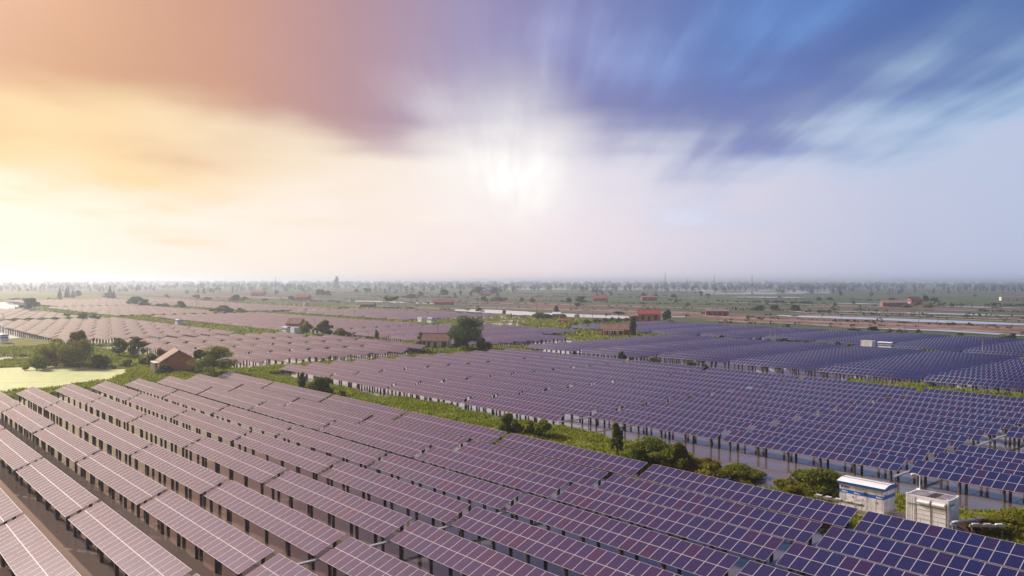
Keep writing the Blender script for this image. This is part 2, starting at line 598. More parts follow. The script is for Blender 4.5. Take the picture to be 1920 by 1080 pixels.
b.inputs['Specular IOR Level'].default_value = 0.1
M['ground'] = m
M['dirt_road'] = simple('pale_dirt', (0.42, 0.31, 0.25), 0.95, 0.2, 0.3)
M['dike'] = simple('bare_dike_earth', (0.20, 0.13, 0.10), 0.95, 0.35, 0.15, bump=0.3)

# ================================================================== SETTING
# ------------------------------------------------------------------ land and water
LAND = [
    [(-176, 66), (-58, 66), (-58, 82.5), (-100, 83), (-176, 79.5)],
    [(-60, 68.5), (70, 68.5), (70, 87), (-41, 88), (-49, 74)],
    [(-345, -60), (-171.5, -60), (-171.5, 78.5), (-200, 79), (-345, 62)],
    [(-190, 70), (-176.8, 70), (-176.8, 160), (-190, 160)],
    [(-236, 142.8), (-176.5, 142.8), (-176.5, 167), (-190, 168), (-236, 158)],
    [(-195, 155), (-185, 155), (-185, 245), (-195, 245)],
    [(-82, 154.5), (80, 154.5), (80, 172), (-80, 171)],
    [(-186, 155.5), (-80, 155.5), (-80, 160), (-186, 160)],
    [(-255, 242), (100, 243), (100, 258), (-255, 256)],
    [(-255, 234), (-186, 203), (-185, 252), (-255, 254)],
    [(-297, 60), (-291, 60), (-291, 141), (-297, 141)],
    [(-335, 126), (-300, 126), (-196, 142.8), (-196, 157), (-335, 149)],
    [(-720, 117), (-300, 126), (-300, 149), (-720, 136)],
    [(-486, 55), (-465, 55), (-465, 150), (-486, 150)],
    [(-502, 130), (-483, 130), (-483, 242), (-502, 242)],
    [(-960, 200), (-300, 212), (-300, 239), (-960, 229)],
    [(-351, 212), (-216, 236), (-216, 257), (-252, 340), (-351, 340)],
    [(-520, 289), (-496, 220), (-490, 220), (-490, 340), (-520, 340)],
    [(-720, 130), (-686, 130), (-686, 330), (-720, 330)],
    [(-1000, 250), (-700, 290), (-480, 308), (-350, 309), (-350, 345), (-1000, 345)],
]
PONDS = [
    [(-236, 28), (-228, 48), (-209, 58.5), (-190, 51), (-181, 38), (-180, 20), (-205, 16)],
    [(-276, 38), (-264, 48), (-254, 46), (-249, 38), (-262, 32)],
    [(-333, 252), (-300, 250), (-285, 268), (-310, 280), (-333, 275)],
    [(-345, 290), (-320, 282), (-300, 296), (-330, 306)],
]


def inside(poly, u, v):
    p = np.array(poly, float)
    c = p.mean(0)
    s = np.full(np.shape(u), 1e9)
    for i in range(len(p)):
        a, b_ = p[i], p[(i + 1) % len(p)]
        nrm = np.array([-(b_ - a)[1], (b_ - a)[0]])
        nrm /= np.hypot(*nrm)
        if (c - a) @ nrm < 0:
            nrm = -nrm
        s = np.minimum(s, (u - a[0]) * nrm[0] + (v - a[1]) * nrm[1])
    return s


def land_level(u, v):
    """> 0 on land; about metres from the shore"""
    u = np.asarray(u, float)
    v = np.asarray(v, float)
    s = np.full(u.shape, -1e9)
    for p in LAND:
        s = np.maximum(s, inside(p, u, v))
    far = np.maximum(np.maximum(v - 324, -965 - u), -100 - v)
    far = np.maximum(far, u - 150)
    s = np.maximum(s, far)
    for p in PONDS:
        s = np.minimum(s, -inside(p, u, v))
    w = (vnoise(u / 7, v / 7, 1) - 0.5) * 4.4 + (vnoise(u / 2.3, v / 2.3, 2) - 0.5) * 1.6
    return s + np.where(np.abs(far) < 1e8, w, 0)


def ground_z(u, v):
    s = land_level(u, v)
    k = np.clip((s + 1.3) / 2.6, 0, 1)
    k = k * k * (3 - 2 * k)
    bump = (vnoise(np.asarray(u) / 3.1, np.asarray(v) / 3.1, 5) - 0.5) * 0.30
    near = np.clip((500 - np.asarray(v, float)) / 200, 0, 1)
    return -0.8 + 1.22 * k + bump * k * near


def axis(parts):
    out = []
    for a, b_, s in parts:
        out += list(np.arange(a, b_, s))
    out.append(parts[-1][1])
    return np.array(out)


us = axis([(-9000, -2000, 500), (-2000, -1000, 100), (-1000, -350, 5), (-350, -10, 1.25), (-10, 100, 2.5), (100, 400, 60), (400, 5000, 600)])
vs = axis([(-1500, -100, 100), (-100, 10, 5), (10, 172, 1.25), (172, 345, 3), (345, 1000, 12), (1000, 2500, 60), (2500, 9000, 500)])
UU, VV = np.meshgrid(us, vs)
ZZ = ground_z(UU, VV)
XX = UD[0] * UU + VD[0] * VV
YY = UD[1] * UU + VD[1] * VV
nu, nv = len(us), len(vs)
idx = np.arange(nu * nv).reshape(nv, nu)
quads = np.stack([idx[:-1, :-1], idx[:-1, 1:], idx[1:, 1:], idx[1:, :-1]], -1).reshape(-1, 4)
dry = 0.22 + 0.5 * np.clip(1 - np.abs(VV - 430) / 130, 0, 1) + np.where(ZZ < 0.05, 0.6, 0)
dry = dry - 0.22 * np.clip((VV - 600) / 200, 0, 1)
dry = dry + np.where(VV > 345, (vnoise(VV / 38.0, UU / 260.0, 6) - 0.5) * 1.3, 0)
gm = np_mesh('ground', np.stack([XX.ravel(), YY.ravel(), ZZ.ravel()], 1), quads, [M['ground']], attr=[('dry', 'POINT', dry.ravel()), ('field', 'POINT', np.clip((VV.ravel() - 325) / 20, 0, 1))])
gm.polygons.foreach_set('use_smooth', np.ones(len(quads), dtype=bool))
tag(obj('ground', gm), kind='structure')

wm = MB().face([W(-966, -102), W(152, -102), W(152, 326), W(-966, 326)])
tag(wm.build('water', M['water']), kind='structure')


def sheet(name, pts, z, mat, kind='structure', sub=0):
    o = MB().face([(p[0], p[1], z) for p in pts]).build(name, mat)
    return tag(o, kind=kind)


dw = sheet('duckweed', [W(-237, 27), W(-229, 49), W(-209, 60), W(-188, 53), W(-179, 40), W(-178, 18), W(-205, 14)], 0.012, M['duckweed'], 'stuff')
tag(dw, 'pale green duckweed film covering the pond beside the front panels', 'duckweed')


# far ponds, dikes and tracks beyond the last rows
def band(name, line, half, z, mat, wob=0.25, seed=0):
    """strip along a ground polyline of pixels; half = half width in metres"""
    pts = [at(x, y, 0.45) for x, y in line]
    fine_ = []
    for a, b_ in zip(pts[:-1], pts[1:]):
        k = max(2, int((b_ - a).length / 12))
        fine_ += [a.lerp(b_, i / k) for i in range(k)]
    fine_.append(pts[-1])
    rnd = random.Random(seed)
    L, Rr = [], []
    for i, p in enumerate(fine_):
        d = (fine_[min(i + 1, len(fine_) - 1)] - fine_[max(i - 1, 0)]).normalized()
        nn = Vector((-d.y, d.x, 0))
        e = min(1, 0.25 + min(i, len(fine_) - 1 - i) * 0.4)
        L.append(p + nn * half * e * (1 + rnd.uniform(-wob, wob)))
        Rr.append(p - nn * half * e * (1 + rnd.uniform(-wob, wob)))
    return L, Rr


def flat_band(name, line, half, z, mat, wob=0.2, seed=0):
    L, Rr = band(name, line, half, z, mat, wob, seed)
    mb = MB()
    for i in range(len(L) - 1):
        mb.face([(L[i].x, L[i].y, z), (Rr[i].x, Rr[i].y, z), (Rr[i + 1].x, Rr[i + 1].y, z), (L[i + 1].x, L[i + 1].y, z)])
    return tag(mb.build(name, mat), kind='structure')


def ridge(name, line, half, top, mat, seed=0):
    L, Rr = band(name, line, half, 0, mat, 0.12, seed)
    rnd = random.Random(seed)
    mb = MB()
    for i in range(len(L) - 1):
        prof = []
        for k in (i, i + 1):
            a, b_ = L[k], Rr[k]
            h = top * (0.75 + 0.5 * ((k * 7919 + seed * 31) % 17) / 17)
            prof.append([(a.x, a.y, 0.3), (*(a.lerp(b_, 0.32)).xy, 0.45 + h), (*(a.lerp(b_, 0.68)).xy, 0.45 + h), (b_.x, b_.y, 0.3)])
        for j in range(3):
            mb.face([prof[0][j], prof[0][j + 1], prof[1][j + 1], prof[1][j]])
    return tag(mb.build(name, mat), kind='structure')


far_ponds = [
    ([(845, 580), (905, 583), (1000, 589), (1080, 592), (1150, 595), (1235, 599)], 17),
    ([(650, 564), (720, 566), (820, 570)], 12),
    ([(1440, 591), (1560, 595.5), (1700, 600.5), (1840, 606), (2000, 612)], 14),
    ([(1450, 606), (1530, 609), (1560, 612)], 5),
    ([(1575, 614), (1760, 620), (1900, 629), (2000, 634)], 5),
    ([(1570, 584), (1660, 586), (1770, 589), (1930, 593)], 10),
    ([(1560, 569), (1610, 569.5), (1660, 571)], 15),
    ([(1750, 574.5), (1830, 576), (1930, 578.5)], 13),
    ([(1755, 564), (1800, 564.5)], 8),
    ([(1372, 557), (1440, 557.5), (1512, 558)], 30),
    ([(1270, 559), (1330, 559.5)], 8),
    ([(1255, 594), (1290, 595.5)], 7),
    ([(1690, 580), (1800, 583), (1900, 584.5)], 4),
    ([(915, 601), (985, 602)], 3), ([(940, 612), (1030, 611)], 4),
]
for i, (ln, hw) in enumerate(far_ponds):
    flat_band('pond', ln, hw, 0.62 + 0.004 * i, M['water'], 0.2, i)
far_tracks = [
    ([(640, 562), (760, 564), (880, 568), (1040, 571), (1200, 575.5), (1330, 579), (1483, 583.5), (1520, 587), (1680, 591), (1840, 597), (2000, 602)], 3.2),
    ([(1300, 566), (1420, 568.5), (1540, 572), (1700, 577)], 4.0),
    ([(1480, 575), (1565, 576), (1620, 577)], 4.0),
    ([(340, 556), (460, 557), (560, 560), (650, 561)], 6.0),
]
for i, (ln, hw) in enumerate(far_tracks):
    flat_band('dirt_track', ln, hw, 0.70 + 0.004 * i, M['dirt_road'], 0.15, 50 + i)
dikes = [
    ([(880, 576), (1000, 579), (1200, 584), (1320, 588)], 14, 0.5),
    ([(1320, 592), (1480, 601), (1640, 607), (1840, 614), (2000, 619)], 9, 0.5),
    ([(1480, 588), (1640, 594), (1840, 600), (2000, 605)], 5, 0.3),
    ([(1330, 601), (1480, 606), (1560, 610), (1760, 616), (1990, 628)], 7, 0.35),
    ([(640, 572), (760, 575), (880, 581)], 12, 0.3),
]
for i, (ln, hw, tp) in enumerate(dikes):
    ridge('dike', ln, hw, tp, M['dike'], i + 3)

# ================================================================== SOLAR TABLES
TILT = R(21.84)
ZT, ZN = 2.385, 1.314          # height of the upper and the lower edge over the water
SL = 2.878                     # slope length of a table
NM = 22                        # modules along a table
MW, ML = 1.007, 1.439          # module pitch along and up the slope
TL = NM * MW
CT, ST = math.cos(TILT), math.sin(TILT)
HALF = SL / 2
ZC = (ZT + ZN) / 2
TILT_M = Matrix.Rotation(TILT, 4, 'X')

# one module: frame standing proud of the recessed glass
w2, l2, th, fr_, rc = 0.4985, 0.7140, 0.035, 0.024, 0.004
mod = MB()
mod.v = [(-w2, -l2, -th), (w2, -l2, -th), (w2, l2, -th), (-w2, l2, -th), (-w2, -l2, 0), (w2, -l2, 0), (w2, l2, 0), (-w2, l2, 0),
         (-w2 + fr_, -l2 + fr_, 0), (w2 - fr_, -l2 + fr_, 0), (w2 - fr_, l2 - fr_, 0), (-w2 + fr_, l2 - fr_, 0),
         (-w2 + fr_, -l2 + fr_, -rc), (w2 - fr_, -l2 + fr_, -rc), (w2 - fr_, l2 - fr_, -rc), (-w2 + fr_, l2 - fr_, -rc)]
mod.f = [(0, 3, 2, 1), (0, 1, 5, 4), (1, 2, 6, 5), (2, 3, 7, 6), (3, 0, 4, 7),
         (4, 5, 9, 8), (5, 6, 10, 9), (6, 7, 11, 10), (7, 4, 8, 11),
         (8, 9, 13, 12), (9, 10, 14, 13), (10, 11, 15, 14), (11, 8, 12, 15), (12, 13, 14, 15)]
mod.m = [0] * 13 + [1]
MODULE = mod.mesh('module', [M['alu'], M['glass_one']])

POST_X = [-TL / 2 + 1.0 + i * 4.07 for i in range(6)]
Y_FRONT, Y_BACK = -0.98, 0.86


def slope_z(y):
    return ZC + y * math.tan(TILT)


def pile_mesh(y):
    top = slope_z(y) - 0.20
    mb = MB().tube((0, 0, -1.2), (0, 0, top - 0.12), 0.15, 0.145, 9)
    mb.quadbox(-0.12, 0.12, -0.12, 0.12, top - 0.12, top, 0)
    return mb.mesh('post', [M['pile']])


POST_F, POST_B = pile_mesh(Y_FRONT), pile_mesh(Y_BACK)
xf = Matrix.Translation((0, 0, ZC)) @ TILT_M
RAIL = MB().box((0, 0, 0), (TL + 0.06, 0.05, 0.06)).mesh('rail', [M['steel']])
RAFTER = MB().box((0, 0, 0), (0.07, 2.5, 0.09)).mesh('rafter', [M['steel']])
BR = MB()
BR.tube((0, Y_FRONT, slope_z(Y_FRONT) - 0.75), (0.85, Y_FRONT, slope_z(Y_FRONT) - 0.1), 0.03, n=5)
BR.tube((0, Y_FRONT, slope_z(Y_FRONT) - 0.75), (-0.85, Y_FRONT, slope_z(Y_FRONT) - 0.1), 0.03, n=5)
BR.tube((0, Y_BACK, slope_z(Y_BACK) - 1.1), (0, Y_FRONT + 0.7, slope_z(Y_FRONT + 0.7) - 0.15), 0.03, n=5)
BRACE = BR.mesh('brace', [M['steel']])


def grid_arrays(rng, base_idx=0):
    """joined modules of one table in table space: slab of frame colour, glass quads just above"""
    V, Q, MI, TN = [], [], [], []
    mb = MB().box((0, 0, -0.02), (TL, SL, 0.036))
    V += mb.v
    Q += mb.f
    MI += [0] * 6
    TN += [0.0] * 6
    for j in (-1, 1):
        for i in range(NM):
            x = (i - (NM - 1) / 2) * MW
            y = j * ML / 2
            b_ = len(V)
            a, c = 0.474, 0.694
            V += [(x - a, y - c, 0.003), (x + a, y - c, 0.003), (x + a, y + c, 0.003), (x - a, y + c, 0.003)]
            Q.append((b_, b_ + 1, b_ + 2, b_ + 3))
            MI.append(1)
            TN.append(rng.random())
    return np.array(V), np.array(Q), np.array(MI), np.array(TN)


GRIDS = []
for s in range(6):
    V_, Q_, MI_, TN_ = grid_arrays(random.Random(s))
    GRIDS.append((V_, Q_, MI_, TN_, np_mesh('module_grid', V_, Q_, [M['alu'], M['glass_many']], MI_, [('tone', 'FACE', TN_)])))

ORD = ['first', 'second', 'third', 'fourth', 'fifth', 'sixth', 'seventh', 'eighth', 'ninth', 'tenth', 'eleventh', 'twelfth', 'thirteenth', 'fourteenth']
rng = random.Random(11)


def table(u0, v_top, label, group, detail):
    """u0 = left end of the table, v_top = ground line under its upper edge"""
    uc, vc = u0 + TL / 2, v_top - HALF * CT
    t = empty('solar_table', W(uc, vc, rng.gauss(0, 0.012)), ROW_ROT)
    t.rotation_euler = (rng.gauss(0, 0.004), rng.gauss(0, 0.0012), ROW_ROT)
    tag(t, label, 'solar table', group)
    if detail:
        for j in (-1, 1):
            for i in range(NM):
                p = xf @ Vector(((i - (NM - 1) / 2) * MW, j * ML / 2, 0))
                tilt_jit = rng.gauss(0, 0.0035)
                obj('module', MODULE, t, p, (TILT + tilt_jit, rng.gauss(0, 0.0035), 0))
        for y in (-1.12, -0.32, 0.32, 1.12):
            obj('rail', RAIL, t, xf @ Vector((0, y, -0.067)), (TILT, 0, 0))
        for x in POST_X:
            obj('rafter', RAFTER, t, xf @ Vector((x, 0, -0.143)), (TILT, 0, 0))
            obj('brace', BRACE, t, (x, 0, 0))
    else:
        tag(obj('module_grid', rng.choice(GRIDS)[4], t, xf @ Vector((0, 0, 0)), (TILT, 0, 0)), kind='stuff')
    for x in POST_X:
        obj('post', POST_F, t, (x, Y_FRONT, 0))
        obj('post', POST_B, t, (x, Y_BACK, 0))
    return t


def seen(u0, v_top, margin=110):
    """does any corner of the table fall into the frame (with a margin for a step to the side)"""
    pts = []
    for k in range(7):
        u = u0 + TL * k / 6
        for v, z in ((v_top, ZT), (v_top - SL * CT, ZN)):
            p = pix(W(u, v, z))
            if p:
                pts.append(p)
    return any(-margin < x < 1920 + margin and y < 1080 + margin for x, y in pts)


# front block: rows counted from the grass strip towards the camera
B1_ROWS = [67.51, 61.20, 55.32, 49.29, 43.22, 37.10, 30.91, 25.13, 19.29, 13.4, 7.5]
for r, v in enumerate(B1_ROWS):
    k = 0
    for c in range(0, 9):
        u = -168.69 + c * 22.95
        if not seen(u, v):
            continue
        if seen(u, v, -4):
            lab = 'solar table, %s from the left, in the %s row from the grass strip, front block' % (ORD[k], ORD[r])
            k += 1
        else:
            lab = '%s solar table past the picture edge, %s row from the grass strip, front block' % (ORD[c], ORD[r])
        table(u + 0.4, v, lab, 'solar tables of the front block', True)
# second block, behind the grass strip: rows counted from the strip
for i in range(12):
    v = 85.0 + 6.18 * i
    k = 0
    for c in range(0, 9):
        u = -175.3 + c * 23.24
        if i == 0 and c >= 4:
            continue
        if i in (4, 5) and c >= 6:
            continue
        if not seen(u, v):
            continue
        if seen(u, v, -4):
            lab = 'solar table, %s from the left, in the %s row behind the grass strip, second block' % (ORD[k], ORD[i])
            k += 1
        else:
            lab = '%s solar table past the picture edge, %s row behind the grass strip, second block' % (ORD[c], ORD[i])
        table(u, v, lab, 'solar tables of the second block', True)
# third block
for i in range(12):
    v = 170.4 + 6.27 * i
    k = 0
    for c in range(0, 10):
        u = -183.5 + c * 23.24
        if i == 0 and c >= 2:
            continue
        if not seen(u, v, -2):
            continue
        table(u, v, 'small solar table, %s from the left, in the %s row of the third block back' % (ORD[k], ORD[i]),
              'solar tables of the third block', False)
        k += 1
# left block behind the brick house
for i in range(11):
    v = 81.4 + 6.0 * i
    for c in range(4):
        u = -289.5 + c * 24.6 + (1.0 if c else 0)
        if i >= 9 and c == 3:
            u -= 8
        if i == 10 and c == 0:
            continue
        table(u + 1.2, v, 'pale solar table, %s from the left, in the %s row behind the brick house' % (ORD[c], ORD[i]),
              'solar tables of the block behind the brick house', False)

# all farther blocks: one mass
FAR_BLOCKS = [  # u from, tables, pitch, first v, pitch, rows
    (-250, 11, 23.24, 257.3, 6.25, 10),
    (-463.5, 7, 23.8, 67.2, 6.14, 10),
    (-658, 7, 24.3, 76.0, 6.2, 7),
    (-684, 8, 22.9, 138, 6.1, 11),
    (-481.5, 8, 22.8, 150.5, 6.05, 11),
    (-294, 4, 24.4, 159.5, 6.1, 13),
    (-494, 6, 23.8, 241, 6.1, 11),
    (-714, 8, 24.0, 231, 6.1, 10),
    (-940, 10, 23.6, 152, 6.1, 16),
    (-900, 7, 23.6, 262, 6.3, 6),
]
AV, AQ, AM, AT = [], [], [], []
off = 0
post_q = np.array([(0, 1, 5, 4), (1, 2, 6, 5), (2, 3, 7, 6), (3, 0, 4, 7)])
for (u0, nt, pu, v0, pv, nr) in FAR_BLOCKS:
    for i in range(nr):
        for c in range(nt):
            u, v = u0 + pu * c, v0 + pv * i
            if u0 == -294 and c == 3 and i >= 8:
                continue
            if u0 == -250 and i in (0,) and 3 < c < 5:
                continue
            if not seen(u, v, 40):
                continue
            g = rng.choice(GRIDS)
            P = g[0].copy()
            y, z = P[:, 1].copy(), P[:, 2].copy()
            P[:, 1] = y * CT - z * ST
            P[:, 2] = y * ST + z * CT + ZC
            pv_ = []
            for x in POST_X:
                for yy in (Y_FRONT, Y_BACK):
                    h = slope_z(yy) - 0.1
                    pv_ += [(x - .14, yy - .14, -.5), (x + .14, yy - .14, -.5), (x + .14, yy + .14, -.5), (x - .14, yy + .14, -.5),
                            (x - .14, yy - .14, h), (x + .14, yy - .14, h), (x + .14, yy + .14, h), (x - .14, yy + .14, h)]
            pq = np.concatenate([post_q + 8 * k for k in range(12)]) + len(P)
            P = np.concatenate([P, np.array(pv_)])
            uc, vc = u + TL / 2, v - HALF * CT
            X = UD[0] * (uc + P[:, 0]) + VD[0] * (vc + P[:, 1])
            Y = UD[1] * (uc + P[:, 0]) + VD[1] * (vc + P[:, 1])
            AV.append(np.stack([X, Y, P[:, 2]], 1))
            AQ.append(np.concatenate([g[1], pq]) + off)
            AM.append(np.concatenate([g[2], np.full(len(pq), 2)]))
            AT.append(np.concatenate([g[3], np.zeros(len(pq))]))
            off += len(P)


# farther farms near the horizon: plain rows of tilted slabs
def far_farm(x0, x1, y0, y1, rows, frac):
    global off
    for k in range(rows):
        yy = y1 + (y0 - y1) * k / max(1, rows - 1)
        a, b_ = at(x0, yy, 1.5), at(x1, yy, 1.5)
        d = (b_ - a)
        nseg = max(2, int(d.length / 40))
        for s in range(nseg):
            if rng.random() > frac:
                continue
            p, q = a + d * (s / nseg), a + d * ((s + 0.94) / nseg)
            w_ = 9
            vv = [(p.x, p.y, 1.0), (q.x, q.y, 1.0), (q.x, q.y + w_, 1.5), (p.x, p.y + w_, 1.5)]
            AV.append(np.array(vv))
            AQ.append(np.array([[0, 1, 2, 3]]) + off)
            AM.append(np.array([1]))
            AT.append(np.array([rng.random()]))
            off += 4


far_farm(925, 1210, 540.5, 542.5, 4, 0.9)
far_farm(1232, 1330, 541.5, 545.5, 5, 0.85)
far_farm(1315, 1560, 543, 551, 9, 0.8)
sa = obj('solar_array', np_mesh('solar_array', np.concatenate(AV), np.concatenate(AQ), [M['alu'], M['glass_many'], M['pile']],
                                np.concatenate(AM), [('tone', 'FACE', np.concatenate(AT))]))
tag(sa, 'distant blocks of solar tables stretching back over the ponds', 'solar array', kind='stuff')


# cable trays that cross the rows in the gaps between tables
def cable_tray(u, v0, v1, z, label):
    t = empty('cable_tray', W(u, v0, 0), ROW_ROT)
    tag(t, label, 'cable tray', 'cable trays across the rows')
    L = v1 - v0
    MB().box((0, L / 2, z), (0.34, L, 0.12)).build('tray', M['steel'], t)
    for k in range(int(L / 6.1) + 1):
        MB().tube((0, 0.3 + 6.1 * k, -0.9), (0, 0.3 + 6.1 * k, z - 0.06), 0.06, n=6).build('support', M['pile'], t)


cable_tray(-82.7, 82.2, 152, 1.25, 'grey cable tray crossing the second block where its front row ends')
cable_tray(-36.2, 86, 152, 1.25, 'grey cable tray crossing the hole in the second block')
cable_tray(-54.3, 14, 66, 0.95, 'grey cable tray crossing the front block left of its middle')
cable_tray(-31.3, 44, 66, 0.95, 'grey cable tray crossing the front block towards the white container')
# ================================================================== INVERTER STATIONS
def u_at(px, v):
    a = (px - 960) / F
    t_ = v / (a * VD[0] + VD[1])
    return t_ * (a * UD[0] + UD[1])


def gz(p):
    u, v = uv_of(p)
    return float(ground_z(np.array([u]), np.array([v]))[0])


def rounded_roof(L, D, z, over, fascia, mats):
    """shallow arched roof: white skin (0), blue fascia (1)"""
    mb = MB()
    x0, x1 = -L / 2 - over, L / 2 + over
    ys = np.linspace(-D / 2 - over, D / 2 + over, 9)
    hz = [z + fascia + 0.22 * (1 - ((y / (D / 2 + over)) ** 2)) for y in ys]
    for i in range(8):
        mb.face([(x0, ys[i], hz[i]), (x1, ys[i], hz[i]), (x1, ys[i + 1], hz[i + 1]), (x0, ys[i + 1], hz[i + 1])], 0)
    for x, flip in ((x0, 1), (x1, 0)):
        loop = [(x, ys[i], hz[i]) for i in range(9)] + [(x, ys[8], z), (x, ys[0], z)]
        mb.face(loop if flip else loop[::-1], 1)
    mb.face([(x0, ys[0], z), (x1, ys[0], z), (x1, ys[0], hz[0]), (x0, ys[0], hz[0])], 1)
    mb.face([(x1, ys[8], z), (x0, ys[8], z), (x0, ys[8], hz[8]), (x1, ys[8], hz[8])], 1)
    mb.face([(x0, ys[0], z), (x0, ys[8], z), (x1, ys[8], z), (x1, ys[0], z)], 0)
    return mb


def cabinet(loc, label, rz=ROW_ROT, L=4.1, D=2.34, H=2.05, detail=True, group='inverter cabinets'):
    t = empty('inverter_cabinet', loc, rz)
    tag(t, label, 'inverter cabinet', group)
    MB().quadbox(-L / 2, L / 2, -D / 2, D / 2, 0, H).build('body', M['white_dirty'], t)
    rf = rounded_roof(L, D, H - 0.005, 0.18, 0.24, None).build('roof', [M['white_paint'], M['blue_trim']], t)
    z0, z1 = H * 0.60, H * 0.755
    e = 0.006
    bd = MB().quadbox(-L / 2 - e, L / 2 + e, -D / 2 - e, D / 2 + e, z0, z1).build('blue_band', M['blue_band'], t)
    if not detail:
        return t
    for y in (-0.32, 0.32):
        MB().box((0, y, H + 0.24 + 0.235), (L + 0.3, 0.09, 0.03)).build('roof_seam', M['grey_metal'], rf)
    for k, x in enumerate((-L * 0.36, -L * 0.12, L * 0.13, L * 0.33, L * 0.46)):
        MB().box((x, -D / 2 - 0.004, H * 0.5), (0.02, 0.016, H * 0.96)).build('door_seam', M['grey_metal'], t)
    for y in (-D * 0.22, D * 0.16):
        MB().box((L / 2 + 0.004, y, H * 0.5), (0.016, 0.02, H * 0.96)).build('door_seam', M['grey_metal'], t)
    MB().box((L * 0.085, -D / 2 - 0.03, z1 - 0.03), (0.20, 0.06, 0.22)).build('meter', M['dark'], t)
    MB().box((-L * 0.02, -D / 2 - 0.012, z0 - 0.28), (0.42, 0.024, 0.20)).build('notice', M['white_paint'], t)
    MB().box((-L * 0.19, -D / 2 - 0.012, z0 - 0.24), (0.16, 0.024, 0.16)).build('vent', M['grey_metal'], t)
    MB().box((L * 0.34, -D / 2 - 0.012, z0 - 0.34), (0.20, 0.024, 0.17)).build('vent', M['grey_metal'], t)
    MB().box((L / 2 + 0.02, -D * 0.36, z1 + 0.02), (0.04, 0.12, 0.22)).build('handle', M['dark'], t)
    # emblem and blurred wordmarks
    sh = MB()
    cx_, cz_, r_ = -L * 0.445, H * 0.885, 0.095
    sh.face([(cx_ + r_ * math.cos(a), -D / 2 - 0.011, cz_ + r_ * 1.2 * math.sin(a)) for a in np.linspace(0, 2 * math.pi, 9)[:-1]])
    sh.build('emblem', M['dark'], t)
    wd = MB()
    x = -L * 0.405
    for k, ww in enumerate((0.09, 0.11, 0.07, 0.10, 0.09)):
        wd.quadbox(x, x + ww, -D / 2 - 0.012, -D / 2 - 0.002, cz_ - 0.05, cz_ + 0.045)
        x += ww + 0.025
    wd.build('wordmark', M['dark'], t)
    for x0 in (-L * 0.44, -L * 0.16, L * 0.34):
        wd = MB()
        x = x0
        for ww, hh in ((0.09, 0.14), (0.07, 0.10), (0.08, 0.10), (0.06, 0.12), (0.05, 0.07), (0.09, 0.06)):
            wd.quadbox(x, x + ww, -D / 2 - 0.014, -D / 2 - 0.004, z0 + 0.09, z0 + 0.09 + hh)
            x += ww + 0.022
        wd.build('wordmark', M['white_paint'], bd)
    return t


